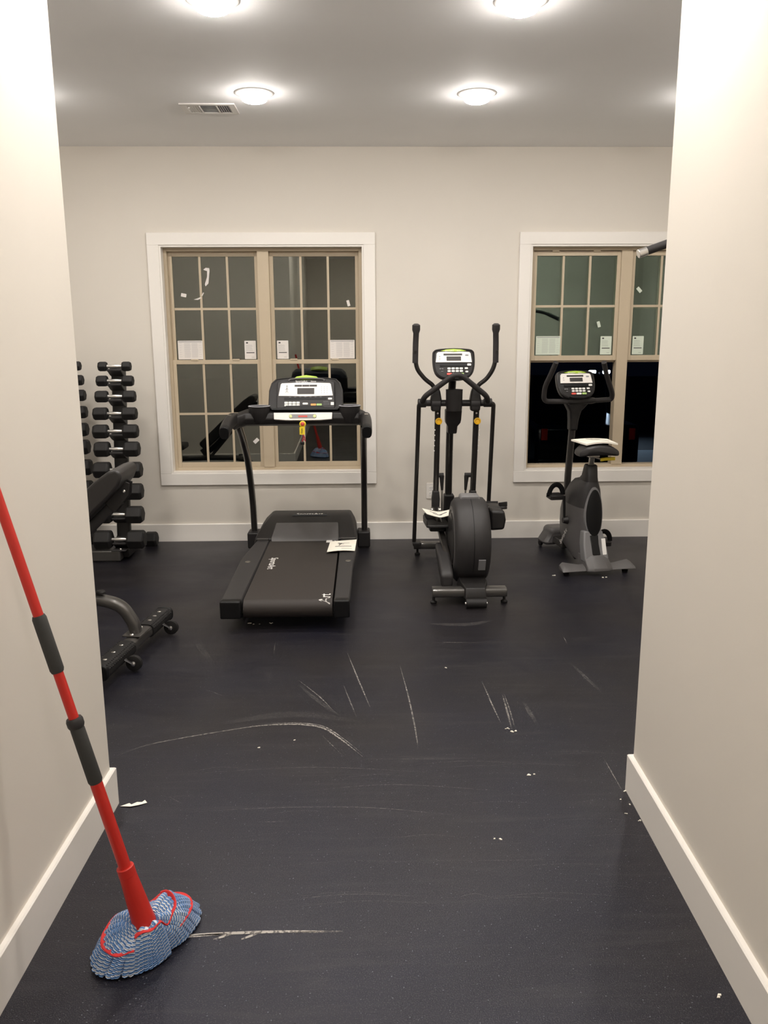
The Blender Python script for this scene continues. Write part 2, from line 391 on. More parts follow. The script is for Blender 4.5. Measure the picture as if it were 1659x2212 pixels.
for x, y, s_ in [(.852, 2.47, .009), (.835, 2.42, .006), (.848, 2.39, .005), (.56, 2.583, .012), (.575, 2.59, .008), (.385, 2.219, .006), (.402, 2.216, .007), (.85, 2.30, .006), (.82, 2.34, .006),
                (-.615, 4.16, .008), (-.56, 4.15, .006), (-.50, 4.16, .007), (-.59, 4.15, .005), (1.19, 4.98, .012), (1.50, 4.92, .012), (.545, 2.93, .010), (.56, 2.90, .012), (.37, 3.53, .008), (.575, 2.905, .008), (-.40, 2.81, .007), (-.27, 2.86, .006), (.80, 1.60, .009)]:
    for k in range(3):
        c = V((x+rnd.uniform(-1, 1)*s_, y+rnd.uniform(-1, 1)*s_*.6, 0)); q = s_*rnd.uniform(.3, .6)
        cb.prism([c+V((-q, -q*.4, .0005)), c+V((q*.8, -q*.5, .0005)), c+V((q, q*.4, .0005)), c+V((-q*.2, q*.6, .0005))], (0, 0, q*.5))
tag(cb.build('plaster_crumbs', PAPER, flat=True), 'white plaster crumbs scattered over the black rubber floor', 'debris', kind='stuff')
wb = MB()
for x, y in [(-.16, 1.525), (-.175, 1.52), (-.19, 1.53), (-.245, 1.44), (-.26, 1.445), (-.275, 1.437), (-.165, 1.545)]:
    wb.ball((x, y, .0008), .006*rnd.uniform(.6, 1.2), .005, .0035, 10)
tag(wb.build('water_drops', mat('wet_black', (.006, .006, .006), .06), flat=False), 'small wet dark drops on the floor below the mop', 'water', kind='stuff')
pb = MB()
pts = [(-.80, 2.432), (-.775, 2.447), (-.765, 2.437), (-.752, 2.455), (-.735, 2.452), (-.728, 2.462), (-.718, 2.450), (-.74, 2.436), (-.765, 2.425)]
pb.prism([(x, y, .0012+.004*((i*7) % 3)/3) for i, (x, y) in enumerate(pts)], (0, 0, .0008))
tag(rebase(pb.build('paper_scrap', PAPER, flat=True), (-.76, 2.44, 0)), 'torn scrap of white paper on the floor beside the left baseboard corner', 'paper')

# ------------------------------------------------------------------ ceiling lights, vent, outlet
def recessed_light():
    t = thing('recessed_light')
    MB().lathe((0, 0, .001), (0, 0, -1), [(0, .104), (.003, .104), (.006, .098), (.004, .078), (0, .074)], 40).build('trim_ring', FIX, t)
    b_ = MB().lathe((0, 0, -.034), (0, 0, -1), [(0, .0665), (.005, .061), (.010, .050), (.014, .032), (.016, .014), (.0165, .001)], 32).build('bulb', BULB, t)
    MB().lathe((0, 0, 0), (0, 0, -1), [(0, .070), (.012, .071), (.026, .0695), (.034, .0667)], 32).build('bulb_side', BULBS, b_)
    return t
l0 = recessed_light()
names = {0: 'leftmost of the far row, behind the left wall edge', 1: 'far row, beside the air vent', 2: 'far row, above the elliptical trainer', 3: 'rightmost of the far row, behind the right wall edge',
         4: 'leftmost of the near row', 5: 'near row, cut by the top of the frame on the left', 6: 'near row, cut by the top of the frame on the right', 7: 'rightmost of the near row', 8: 'in the opening beside the left wall', 9: 'in the opening beside the right wall'}
for i, (x, y) in enumerate(LAMPS+HALL_LAMPS):
    o = l0 if i == 0 else copy_tree(l0); o.location = (x, y, H)
    tag(o, 'glowing recessed ceiling light, '+names.get(i, 'in the hall behind the camera, %s one' % ('nearer' if i == 10 else 'farther')), 'ceiling light', 'recessed lights in the ceiling')
vt = thing('air_vent', 'white metal air vent register in the ceiling beside a recessed light', 'air vent')
vx0, vx1, vy0, vy1 = -1.0, -.695, 4.925, 5.135
b = MB(); zt = H; fz = .007
b.box(vx0, vx1, vy0, vy0+.03, zt-fz, zt); b.box(vx0, vx1, vy1-.03, vy1, zt-fz, zt); b.box(vx0, vx0+.035, vy0+.03, vy1-.03, zt-fz, zt); b.box(vx1-.035, vx1, vy0+.03, vy1-.03, zt-fz, zt)
b.box(vx0+.10, vx0+.108, vy0+.03, vy1-.03, zt-fz, zt); b.box(vx1-.108, vx1-.10, vy0+.03, vy1-.03, zt-fz, zt)
b.build('frame', FIX, vt, .001)
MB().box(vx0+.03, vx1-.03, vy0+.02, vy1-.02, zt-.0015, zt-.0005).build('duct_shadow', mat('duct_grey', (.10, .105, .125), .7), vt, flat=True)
b = MB()
for k in range(5):
    x = vx0+.040+k*.0125; fr = Fr((x, vy0+.03, zt-.003), (0, 1, 0), (.9, 0, .42)); b.fbox(fr, 0, vy1-vy0-.06, -.005, .005, -.0005, .0005)
    x = vx1-.040-k*.0125; fr = Fr((x, vy0+.03, zt-.003), (0, 1, 0), (-.25, 0, 1)); b.fbox(fr, 0, vy1-vy0-.06, -.003, .003, -.0005, .0005)
for k in range(7):
    y = vy0+.042+k*.0205; fr = Fr((vx0+.108, y, zt-.003), (1, 0, 0), (0, .95, .3)); b.fbox(fr, 0, vx1-vx0-.216, -.009, .009, -.0005, .0005)
b.build('louvre', FIX, vt, flat=True)
MB().ball((vx0+.045, vy0+.06, zt-.009), .006, .006, .004).build('damper_knob', FIX, vt)
seat_at(vt, (-.85, 5.03, H))
ot = thing('wall_outlet', 'white double power outlet on the wall behind the elliptical trainer', 'power outlet')
f = Fr((.496, D-.001, .362), (1, 0, 0), (0, 0, 1))
MB().rrect(f, 0, 0, .072, .116, .006, 0, .006).build('cover_plate', TRIM, ot, .001)
for s_ in (-1, 1):
    so = MB().rrect(f, 0, s_*.020, .034, .030, .008, .006, .0085).build('socket', WHT, ot)
    for a in (-.007, .007): MB().fbox(f, a-.001, a+.001, s_*.020-.002, s_*.020+.007, .0085, .0088).build('slot', INK, so, flat=True)
seat_at(ot, (.496, D, .362))

# ------------------------------------------------------------------ windows
def window(name, x0, x1, z0, z1, raised):
    w_ = st(thing(name)); F_ = D-.019; cw = .088
    b = MB()   # flat casing
    b.box(x0-cw+.008, x1+cw-.008, F_, D, z1, z1+cw-.006); b.box(x0-cw+.008, x1+cw-.008, F_, D, z0-.085, z0)
    b.box(x0-cw+.008, x0, F_, D, z0, z1); b.box(x1, x1+cw-.008, F_, D, z0, z1)
    b.build('casing', TRIM, w_, .002)
    b = MB(); J0, J1, jt = D-.012, D+.135, .013
    b.box(x0, x0+jt, J0, J1, z0, z1); b.box(x1-jt, x1, J0, J1, z0, z1); b.box(x0+jt, x1-jt, J0, J1, z1-jt, z1); b.box(x0+jt, x1-jt, J0, J1, z0, z0+jt)
    b.build('jamb', TRIM, w_, .001)
    xm = (x0+x1)/2; a0, a1, c0, c1 = x0+jt, x1-jt, z0+jt, z1-jt; ft = .022
    b = MB(); y0, y1 = D+.055, D+.13
    b.box(a0, a0+ft, y0, y1, c0, c1); b.box(a1-ft, a1, y0, y1, c0, c1); b.box(a0+ft, a1-ft, y0, y1, c1-ft, c1); b.box(a0+ft, a1-ft, y0, y1, c0, c0+ft)
    b.box(xm-.040, xm+.040, y0-.008, y1, c0+ft, c1-ft)
    b.build('frame', VINYL, w_, .0015)
    zm = 1.306
    for side in (0, 1):
        s0, s1 = (a0+ft, xm-.040) if side == 0 else (xm+.040, a1-ft)
        def sash(za, zb, yy, rail, low, cols=3, rows=2, gl=GLASS):
            b = MB(); sw, th = .026, .026
            b.box(s0, s0+sw, yy, yy+th, za, zb); b.box(s1-sw, s1, yy, yy+th, za, zb); b.box(s0+sw, s1-sw, yy, yy+th, zb-(.032 if not low else rail), zb); b.box(s0+sw, s1-sw, yy, yy+th, za, za+(rail if not low else .036))
            if low:
                for q in (.25, .72): b.box(s0+(s1-s0)*q-.025, s0+(s1-s0)*q+.025, yy-.004, yy+.01, zb-.006, zb+.006)
            so = b.build('sash', VINYL, w_, .0015)
            gz0 = za+(rail if not low else .036); gz1 = zb-(.032 if not low else rail)
            MB().box(s0+sw, s1-sw, yy+.010, yy+.016, gz0, gz1).build('pane', gl, so, flat=True)
            b = MB(); gw = .008
            for k in range(1, cols): xx = s0+sw+(s1-s0-2*sw)*k/cols; b.box(xx-gw, xx+gw, yy+.0065, yy+.0098, gz0, gz1)
            for k in range(1, rows):
                zz = gz0+(gz1-gz0)*k/rows
                for q in range(cols): b.box(s0+sw+(s1-s0-2*sw)*q/cols+(gw if q else 0), s0+sw+(s1-s0-2*sw)*(q+1)/cols-(gw if q < cols-1 else 0), yy+.0065, yy+.0098, zz-gw, zz+gw)
            b.build('muntin', VINYL, so, flat=True)
            return gz0, gz1, s0+sw, s1-sw, yy+.0095, so
        up = sash(zm-.016, c1-ft, D+.095, .030, False, gl=GLASSG if raised else GLASS)
        if raised: lo = sash(zm-.002, c1-ft-.005, D+.064, .030, True, gl=GLASSG)
        else: lo = sash(c0+ft, zm+.016, D+.064, .030, True)
        # paper stickers on the inside of the glass
        yq = (lo if raised else up)[4]-.0008; gz = (lo if raised else up)[0]; ga, gb = (lo if raised else up)[2:4]; so = (lo if raised else up)[5]
        tint = mat('sticker_paper', (.62, .68, .58) if raised else (.74, .70, .67), .6)
        big = ga+.010 if side == 0 else gb-.188
        sml = gb-.092 if side == 0 else ga+.010
        def sticker(xa, wd, ht, kind):
            f = Fr((xa, yq-.004, gz+.006), (1, 0, 0), (0, 0, 1))
            s_ = MB().rrect(f, wd/2, ht/2, wd, ht, .004, -.0004, 0).build('sticker', tint, so, flat=True)
            b = MB(); q = random.Random(5)
            if kind == 'big':
                b.fbox(f, .006, wd-.006, ht-.010, ht-.006, 0, .0004)
                for (u0, u1) in ((.010, .032), (.045, .092), (.098, .145), (.150, wd-.008)):
                    z = ht-.018
                    while z > .010:
                        b.fbox(f, u0, u1-q.uniform(0, .006), z, z+.0007, 0, .0003); z -= .0042 if u1-u0 > .03 else .016
            else:
                b.fbox(f, .012, wd-.012, .042, .048, 0, .0004); b.fbox(f, .012, .026, ht-.020, ht-.010, 0, .0004)
                for z in (.058, .066, .075, .083, .090, .098): b.fbox(f, .010, wd-.010-q.uniform(0, .02), z, z+.0010, 0, .0003)
                b.fbox(f, .048, .068, .012, .0135, 0, .0003)
            b.build('print', GRY if kind == 'big' else INK, s_, flat=True)
        if not (raised and side == 1): sticker(big, .178, .132, 'big')
        sticker(sml, .082, .130, 'small')
        # small loose stickers, pale tape and shreds of film
        def patch(xx, zz, wd, ht, ang, nm='tape', yy=None):
            f = Fr((xx, (yq-.004) if yy is None else yy, zz), (math.cos(ang), 0, math.sin(ang)), (-math.sin(ang), 0, math.cos(ang)))
            MB().rrect(f, 0, 0, wd, ht, .003, -.0004, 0).build(nm, tint, so, flat=True)
        if not raised:
            if side == 0:
                patch(-1.27, 1.775, .038, .024, -.2)
                f = Fr((-1.10, yq-.006, 1.90), (1, 0, 0), (0, 0, 1))
                b = MB(); b.poly(f, [(-.022, .05), (-.005, .062), (.020, .060), (.022, .045), (.010, -.045), (-.012, -.065), (-.016, -.05), (.002, .0), (.004, .040), (-.012, .044)], -.001, 0)
                b.poly(f, [(-.10, -.155), (-.07, -.158), (-.045, -.145), (-.05, -.138), (-.075, -.148)], -.001, 0); b.poly(f, [(-.045, -.13), (-.03, -.105), (-.025, -.11), (-.038, -.132)], -.001, 0)
                b.build('torn_film', tint, so, flat=True)
                patch(-.79, .735, .042, .026, .75, yy=lo[4]-.005)
            else:
                patch(-.10, 1.716, .020, .042, .25)
        else:
            if side == 0: patch(1.705, 1.56, .022, .042, .3)
            else: patch(1.985, 1.80, .024, .042, .75)
    return w_
win1 = window('window_1', *W1, False)
win2 = window('window_2', *W2, True)

# ------------------------------------------------------------------ outside, at night
GRD = mat('asphalt', (.020, .022, .026), .85, noise=.3, nscale=4, bump=.3, bscale=60)
gz = -.75
st(MB().box(-12, 30, D+.6, 45, gz-.1, gz).build('ground', GRD, flat=True))
slab = MB().prism([(4.45, 13.9, gz), (7.5, 13.9, gz), (7.8, 15.6, gz), (5.0, 15.6, gz)], (0, 0, .06)).build('concrete_slab', mat('pale_concrete', (.30, .36, .40), .8, noise=.1, nscale=6), flat=True)
st(slab)
def work_light():
    t = thing('work_light_stand', 'twin white floodlights on a stand outside the right window at night', 'floodlight')
    X, Y, Z = 5.12, 18.0, .69
    b = MB()
    b.tube([(X, Y, gz+.5), (X, Y, Z)], .02); b.tube([(X-.17, Y, Z+.015), (X+.17, Y, Z+.010)], .012)
    for a in (90, 210, 330): b.tube([(X, Y, gz+.6), (X+.5*math.cos(R(a)), Y+.5*math.sin(R(a)), gz+.01)], .014)
    b.build('stand', mat('dark_metal', (.03, .03, .035), .4, .6), t)
    em = emis('floodlight_glow', (.62, .80, 1.0), 420)
    for s_ in (-1, 1):
        f = Fr((X+s_*.155, Y-.03, Z), (1, 0, 0), (0, -.18, 1))
        h = MB().rrect(f, 0, 0, .19, .10, .03, -.05, 0).build('lamp_head', BLK, t, .004)
        MB().rrect(f, 0, 0, .16, .075, .03, .001, .004).build('lens', em, h)
    return seat_at(t, (X, Y, gz))
work_light()
def truck():
    t = thing('pickup_truck', 'dark pickup truck parked outside the right window at night', 'truck')
    body = mat('truck_paint', (.010, .012, .018), .18, .3, coat=1.)
    X0, X1, Y0 = 2.36, 3.80, 11.2
    z = gz
    prof = [(Y0, z+.50), (Y0, z+1.02), (Y0+1.55, z+1.06), (Y0+1.75, z+1.62), (Y0+2.9, z+1.64), (Y0+3.45, z+1.12), (Y0+4.5, z+1.02), (Y0+4.7, z+.6), (Y0+4.6, z+.36), (Y0+.1, z+.36)]
    MB().prism([(X0, y, q) for y, q in prof], (X1-X0, 0, 0)).build('body', body, t, .06, seg=3)
    gm = mat('truck_window', (.01, .012, .02), .05)
    MB().quadring([[V((X0+.15, Y0+1.60, z+1.12)), V((X1-.15, Y0+1.60, z+1.12)), V((X1-.2, Y0+1.73, z+1.55)), V((X0+.2, Y0+1.73, z+1.55))], [V((X0+.15, Y0+1.575, z+1.12)), V((X1-.15, Y0+1.575, z+1.12)), V((X1-.2, Y0+1.705, z+1.55)), V((X0+.2, Y0+1.705, z+1.55))]]).build('rear_window', gm, t)
    for sx in (X0+.07, X1-.16): MB().box(sx, sx+.09, Y0-.015, Y0+.03, z+.82, z+.98).build('tail_light', mat('tail_light_red', (.75, .05, .04), .2), t, .01)
    MB().box(X0+.02, X1-.02, Y0-.12, Y0+.02, z+.36, z+.52).build('rear_bumper', mat('truck_bumper', (.20, .22, .25), .3, .8), t, .02)
    for xx in (X0-.02, X1-.22):
        for yy in (Y0+.95, Y0+3.75):
            w_ = MB().lathe((xx, yy, z+.36), (1, 0, 0), [(0, .30), (.03, .36), (.21, .36), (.24, .30)], 28).build('wheel', RUB, t)
            MB().lathe((xx-.005, yy, z+.36), (1, 0, 0), [(0, .05), (.02, .2), (.03, .2)], 20).build('hub_cap', STEEL, w_)
    for sx in (-1, 1):
        xx = X0-.12 if sx < 0 else X1+.12
        MB().ball((xx, Y0+2.9, z+1.18), .11, .05, .09).build('side_mirror', body, t)
    return seat_at(t, ((X0+X1)/2, Y0+2.3, z))
truck()

# ------------------------------------------------------------------ console shared by the elliptical trainer and the bike
def shield(wd, h):
    """rounded shield outline, wide at the top and tapering below"""
    pts = []
    ctrl = [(-.36, .50), (0, .53), (.36, .50), (.47, .44), (.50, .32), (.50, .0), (.46, -.25), (.38, -.40), (.24, -.49), (0, -.52), (-.24, -.49), (-.38, -.40), (-.46, -.25), (-.50, .0), (-.50, .32), (-.47, .44)]
    n = len(ctrl)
    for i in range(n):
        a, b, c, d = [V((*ctrl[(i+k) % n], 0)) for k in (-1, 0, 1, 2)]
        for k in range(4):
            t = k/4; p = .5*((2*b)+(c-a)*t+(2*a-5*b+4*c-d)*t*t+(3*b-a-3*c+d)*t**3); pts.append((p.x*wd, p.y*h))
    return pts
def small_console(root, o, up, wd, h, rt=(1, 0, 0)):
    f = Fr(o, rt, up); sh = shield(wd, h)
    def ring(k, c, dy=0): return [f.p(a*k, b*k+dy, c) for a, b in sh]
    head = MB().quadring([ring(.55, -.075, -.01), ring(.86, -.06), ring(.98, -.035), ring(1, -.012), ring(.985, 0), ring(.93, .004), ring(.90, -.002), ring(.88, -.0015)]).build('console', BLK, root, label='dark console with silver face and lime accent')
    # silver face
    fp = [(-.40*wd, .34*h), (-.37*wd, .385*h), (-.2*wd, .40*h), (0, .385*h), (.2*wd, .40*h), (.37*wd, .385*h), (.40*wd, .34*h), (.425*wd, .05*h), (-.425*wd, .05*h)]
    MB().poly(f, fp, -.004, .0045).build('face_panel', SILV, head)
    MB().poly(f, [(-.30*wd, .43*h), (-.16*wd, .475*h), (0, .49*h), (.16*wd, .475*h), (.30*wd, .43*h), (.1*wd, .405*h), (-.1*wd, .405*h)], -.002, .0045).build('lime_accent', LIME, head)
    b = MB(); b.fbox(f, -.24*wd, .20*wd, .275*h, .335*h, .003, .0055); b.fbox(f, -.17*wd, .17*wd, .10*h, .24*h, .003, .0055)
    b.build('display', SCRN, head, flat=True)
    MB().fbox(f, -.33*wd, .30*wd, -.07*h, -.005*h, .001, .0042).build('program_strip', DK, head, flat=True)
    MB().text(f, 'SportsArt', .012, -.10*wd, .425*h, .005, sx=1.1).build('logo', WHT, head, flat=True)
    MB().text(f, 'fitness', .009, .12*wd, .425*h, .005).build('lettering', WHT, head, flat=True)
    b = MB()
    b.text(f, '||', .010, -.33*wd, .17*h, .005); b.rrect(f, -.33*wd, .15*h, .012, .001, .0004, .005, .0055); b.ball(f.p(-.33*wd, .24*h, .005), .003, .001, .003)
    b.rrect(f, .31*wd, .28*h, .020, .010, .003, .0045, .005)
    b.build('figure_print', GRY, head, flat=True)
    def keys(nm, m, L):
        for (a, c, kw, kh) in L: MB().rrect(f, a*wd, c*h, kw*wd, kh*h, min(kw*wd, kh*h)*.3, .002, .0055).build(nm, m, head)
    L = [(-.115+.095*i, -.155-.085*j, .075, .06) for i in range(4) for j in range(2)]
    keys('key', KEYW, L+[(.36, -.03, .09, .07), (.29, -.15, .075, .06), (.30, -.26, .065, .055), (.03, -.335, .13, .065)])
    keys('stop_key', REDK, [(-.11, -.335, .12, .065)]); keys('start_key', GRNK, [(.17, -.335, .12, .065)])
    b = MB(); b.ball(f.p(-.32*wd, -.17*h, .003), .006, .002, .004); b.ball(f.p(-.27*wd, -.17*h, .003), .006, .002, .004)
    b.fbox(f, -.30*wd, -.25*wd, -.25*h, -.235*h, .002, .004); b.build('pulse_print', GRY, head)
    b = MB(); b.poly(f, [(-.25*wd, -.47*h), (-.15*wd, -.40*h), (0, -.43*h), (.18*wd, -.40*h), (.28*wd, -.47*h), (.15*wd, -.52*h), (-.12*wd, -.52*h)], -.01, .016)
    b.build('reading_ledge', DK, head, .003)
    return head, f

def booklet(name_label, pts4, curl, th, printed, base):
    """an open folded leaflet: pts4 = corners (near-left, near-right, far-right, far-left) and a height function"""
    t = thing('manual', name_label, 'manual')
    a, b_, c, d = [V(p) for p in pts4]; n = 14
    def P(u, v, dz=0): 
        q = (a*(1-u)+b_*u)*(1-v)+(d*(1-u)+c*u)*v; return q+V((0, 0, curl(u, v)+dz))
    MB().sheet([[P(i/n, j/6) for i in range(n+1)] for j in range(7)], th).build('pages', PAPER, t, flat=False)
    k = MB()
    for (u0, v0, u1, v1, w_) in printed:
        k2 = 6; L = [P(u0+(u1-u0)*i/k2, v0+(v1-v0)*i/k2, th+.0005) for i in range(k2+1)]
        k.tube(L, w_, 6, sec=(1, .12, 2))
    k.build('print', INK, t, flat=True)
    return seat_at(t, base)
SKETCH = [(.30, .72, .75, .70, .003), (.25, .42, .85, .38, .006), (.45, .70, .38, .50, .003), (.35, .68, .55, .62, .004), (.50, .18, .88, .16, .0025), (.35, .75, .45, .62, .003)]

# ------------------------------------------------------------------ treadmill
def treadmill():
    t = thing('treadmill', 'black treadmill with a wide running belt standing below the left window', 'treadmill')
    zt, zb = .162, .088
    def rail(pts):
        return [V((x, y, 0)) for x, y in pts]
    for side, outer, inner in (('l', [(-.742, 4.06), (-.748, 4.5), (-.752, 4.85), (-.735, 5.10), (-.712, 5.34)], [(-.634, 5.34), (-.640, 4.06)]),
                               ('r', [(-.082, 4.06), (-.076, 4.5), (-.072, 4.85), (-.058, 5.10), (-.056, 5.34)], [(-.158, 5.34), (-.160, 4.06)])):
        pts = rail(outer)+rail(inner)
        b = MB().quadring([[p+V((0, 0, z)) for p in pts] for z in (zb, zt-.006, zt)]); r_ = b.build('side_rail', BLK2, t, .006, seg=3)
        cx = -.703 if side == 'l' else -.106
        MB().lathe((cx+(.0 if side == 'l' else .006), 4.80, zt-.001), (0, 0, 1), [(0, .017), (.003, .016), (.004, .001)], 24).build('rail_button', STEEL, r_)
        x0, x1 = (outer[0][0]-.002, inner[1][0]+.002) if side == 'l' else (inner[1][0]-.002, outer[0][0]+.002)
        MB().box(x0, x1, 4.030, 4.085, zb-.018, zt+.002).build('end_cap', DK, t, .008, seg=3)
    # belt with rear roller
    prof = [(5.42, .150)]+[(4.10+.042*math.cos(a), .108+.042*math.sin(a)) for a in [R(90+180*i/14) for i in range(15)]]+[(5.42, .066)]
    prof2 = [(5.42, .156)]+[(4.10+.050*math.cos(a), .107+.050*math.sin(a)) for a in [R(90+180*i/14) for i in range(15)]]+[(5.42, .058)]
    MB().prism([(-.628, y, z) for y, z in prof2], (.458, 0, 0)).build('running_belt', BELT, t)
    b = MB(); b.box(-.655, -.15, 4.12, 4.16, .045, .062); b.box(-.735, -.67, 4.25, 5.3, .07, .088); b.box(-.13, -.085, 4.25, 5.3, .07, .088)
    b.build('under_frame', DK, t, .003)
    for x, y in ((-.69, 4.5), (-.11, 4.5)): MB().lathe((x, y, 0), (0, 0, 1), [(0, .028), (.02, .028), (.03, .018), (.085, .018)], 20).build('foot', RUB, t)
    f = Fr((-.553, 4.78, .1565), (0, -1, 0), (1, 0, 0))
    MB().text(f, 'SportsArt', .062, 0, 0, 0, sx=1.02).build('belt_logo', WHT, t, flat=True)
    # second lettering wrapping over the rear roller
    b = MB(); f2 = Fr((-.207, 4.105, .1572), (0, 1, 0), (-1, 0, 0)); b.text(f2, 'Art', .085, .005, 0, 0)
    for v in b.bm.verts:
        if v.co.y < 4.10:
            ang = (4.10-v.co.y)/.05; r_ = .051
            v.co.y = 4.10-r_*math.sin(ang); v.co.z = .107+r_*math.cos(ang)
    b.build('belt_logo', WHT, t, flat=True)
    f3 = Fr((-.213, 5.30, .1565), (0, 1, 0), (-1, 0, 0)); MB().text(f3, 'Sp', .07).build('belt_logo', WHT, t, flat=True)
    # motor hood
    def hood(z, y, xl, xr, yb): return [V((xl, y, z)), V((xr, y, z)), V((xr, yb, z)), V((xl, yb, z))]
    MB().quadring([hood(.10, 5.330, -.742, -.052, 5.80), hood(.172, 5.335, -.728, -.056, 5.80), hood(.215, 5.45, -.70, -.070, 5.80), hood(.262, 5.60, -.652, -.094, 5.79), hood(.270, 5.66, -.640, -.100, 5.77)]).build('motor_hood', BLK, t, .014, seg=3)
    fh = Fr((-.39, 5.335, .165), (1, 0, 0), (0, .95, .33))
    MB().quadring([[V((-.622, 5.318, .150)), V((-.172, 5.318, .150)), V((-.178, 5.47, .232)), V((-.60, 5.47, .232))],
                   [V((-.622, 5.335, .176)), V((-.172, 5.335, .176)), V((-.178, 5.475, .250)), V((-.60, 5.475, .250))],
                   [V((-.60, 5.36, .12)), V((-.19, 5.36, .12)), V((-.19, 5.50, .15)), V((-.59, 5.50, .15))]][:2]).build('hood_insert', BIKEG, t, .006)
    b = MB().quadring([hood(.2655, 5.608, -.50, -.26, 5.655), hood(.2725, 5.612, -.50, -.26, 5.655)]); b.build('logo_recess', DK, t, flat=True)
    fl_ = Fr((-.38, 5.632, .2728), (1, 0, 0), (0, 1, .12)); MB().text(fl_, 'SportsArt', .040, 0, 0, 0, sx=1.15).build('hood_logo', WHT, t, flat=True)
    for xl, xr in ((-.712, -.637), (-.158, -.056)): MB().box(xl, xr, 5.322, 5.336, .160, .176).build('hood_trim', GREYM, t, .003)
    MB().box(-.253, -.215, 5.27, 5.325, .157, .160).build('warning_label', WHT, t, flat=True)
    # upright sockets and posts
    for x0, x1 in ((-.832, -.742), (-.052, .040)): MB().box(x0, x1, 5.70, 5.84, .008, .125).build('upright_socket', BLK, t, .012, seg=3)
    for x, xo in ((-.790, -.790), (.000, .000)):
        path = smooth_path([(x, 5.79, .10), (x, 5.745, .36), (x, 5.60, .64), (x, 5.40, .82), (x+.002, 5.20, .945)], 8)
        MB().tube(path, 1, 18, sec=(.022, .032, 2.6), ref=(0, -1, 0)).build('upright_post', TUBE, t)
    # console cross bar: sections along x
    rings = []
    for x, dz, dy, k in ((-.800, -.030, -.10, .75), (-.775, -.012, -.05, .95), (-.73, 0, 0, 1), (-.55, -.002, .02, 1), (-.38, -.004, .025, 1), (-.20, -.002, .02, 1), (-.03, 0, 0, 1), (.010, -.012, -.05, .95), (.030, -.03, -.10, .75)):
        prof = [(5.135, 1.020), (5.125, .985), (5.14, .955), (5.18, .938), (5.26, .945), (5.30, .99), (5.29, 1.030), (5.20, 1.042)]
        cy, cz = 5.21, .99
        rings.append([V((x, cy+(y-cy)*k+dy, cz+(z-cz)*k+dz)) for y, z in prof])
    bar = MB().quadring(rings).build('handrail_bar', BLK, t, .006, seg=3)
    for s_, x in ((-1, -.803), (1, .014)):
        path = smooth_path([(x-s_*.01, 5.22, .985), (x, 5.08, .988), (x+s_*.006, 4.94, .972), (x+s_*.006, 4.80, .940)], 6)
        g = MB().tube(path, [.8+.2*min(1, i/6) for i in range(len(path)-1)]+[.97], 20, sec=(.030, .040, 2.8), ref=(0, 0, 1)).build('hand_grip', BLK, t)
        MB().tube([path[-2], path[-1]+(path[-1]-path[-2]).normalized()*.012], [1.03, .9], 20, sec=(.030, .040, 2.8), ref=(0, 0, 1)).build('grip_cap', DK, g, .003)
        q = path[9]; f = Fr(q+V((0, 0, .041)), (1, 0, 0), (0, 1, .08)); MB().rrect(f, 0, 0, .022, .030, .003, -.004, .0012).build('pulse_contact', STEEL, g)
    for x in (-.648, -.085):
        cupc = V((x, 5.195, 1.053))
        MB().lathe(cupc-V((0, .02, .095)), (0, .0, 1), [(0, .040), (.02, .052), (.07, .064), (.096, .066), (.100, .070), (.104, .068), (.102, .060), (.05, .052), (.02, .045)], 32).build('cup_holder', BLK, t)
        MB().lathe(cupc-V((0, .02, -.006)), (0, 0, 1), [(0, .0665), (.003, .070), (.006, .0665), (.0061, .062), (.002, .061), (0, .061)], 32).build('cup_rim', RIMG, t)
    f = Fr((-.375, 5.128, .987), (1, 0, 0), (0, .33, .95))
    MB().poly(f, [(-.180, .036), (.182, .036), (.180, -.006), (.10, -.012), (-.10, -.012), (-.178, -.006)], -.01, .010).build('handrail_panel', SILV, t, .002)
    MB().rrect(f, 0, .012, .17, .026, .012, .010, .0115).build('speed_strip', GRY, t)
    MB().fbox(f, -.028, .028, .006, .017, .0115, .013).build('stop_key', REDK, t, .001)
    lk = mat('lime_key', (.62, .66, .30), .45)
    for a in (-.075, .073): MB().lathe(f.p(a, .012, .0115), f.n, [(0, .010), (.002, .010), (.0025, .008)], 18).build('speed_key', lk, t)
    # console head
    f = Fr((-.360, 5.235, 1.135), (1, 0, 0), (0, .42, .91))
    def outl(k, dx=0.):
        L = [(-.235, -.10), (-.232, .02), (-.218, .070), (-.190, .098), (-.13, .106), (0, .110), (.13, .106), (.190, .098), (.218, .070), (.232, .02), (.235, -.10), (.12, -.112), (-.12, -.112)]
        return [(a*k, b_*k) for a, b_ in L]
    head = MB().quadring([[f.p(a, b_, -.085) for a, b_ in outl(.86)], [f.p(a, b_, -.05) for a, b_ in outl(.99)], [f.p(a, b_, -.005) for a, b_ in outl(1.0)], [f.p(a, b_, .006) for a, b_ in outl(.975)], [f.p(a*1.0, b_, .0) for a, b_ in outl(.93)]]).build('console', BLK, t, .004)
    MB().poly(f, [(-.182, -.102), (-.178, .072), (-.15, .082), (0, .086), (.15, .082), (.178, .072), (.182, -.102)], -.01, .010).build('face_plate', BLK2, head, .004)
    MB().poly(f, [(-.170, -.020), (-.157, .056), (-.150, .063), (0, .069), (.150, .063), (.157, .056), (.170, -.020), (0, -.024)], .002, .0125).build('face_panel', SILV, head)
    MB().poly(f, [(-.085, .092), (-.06, .112), (0, .122), (.065, .112), (.090, .092), (0, .088)], -.05, .004).build('lime_accent', LIME, head, .003)
    MB().tube(smooth_path([f.p(-.11, .080, .010), f.p(-.09, .091, .008), f.p(0, .096, .008), f.p(.10, .091, .008), f.p(.12, .080, .010)]), .006, 8).build('top_ridge', BIKEG, head)
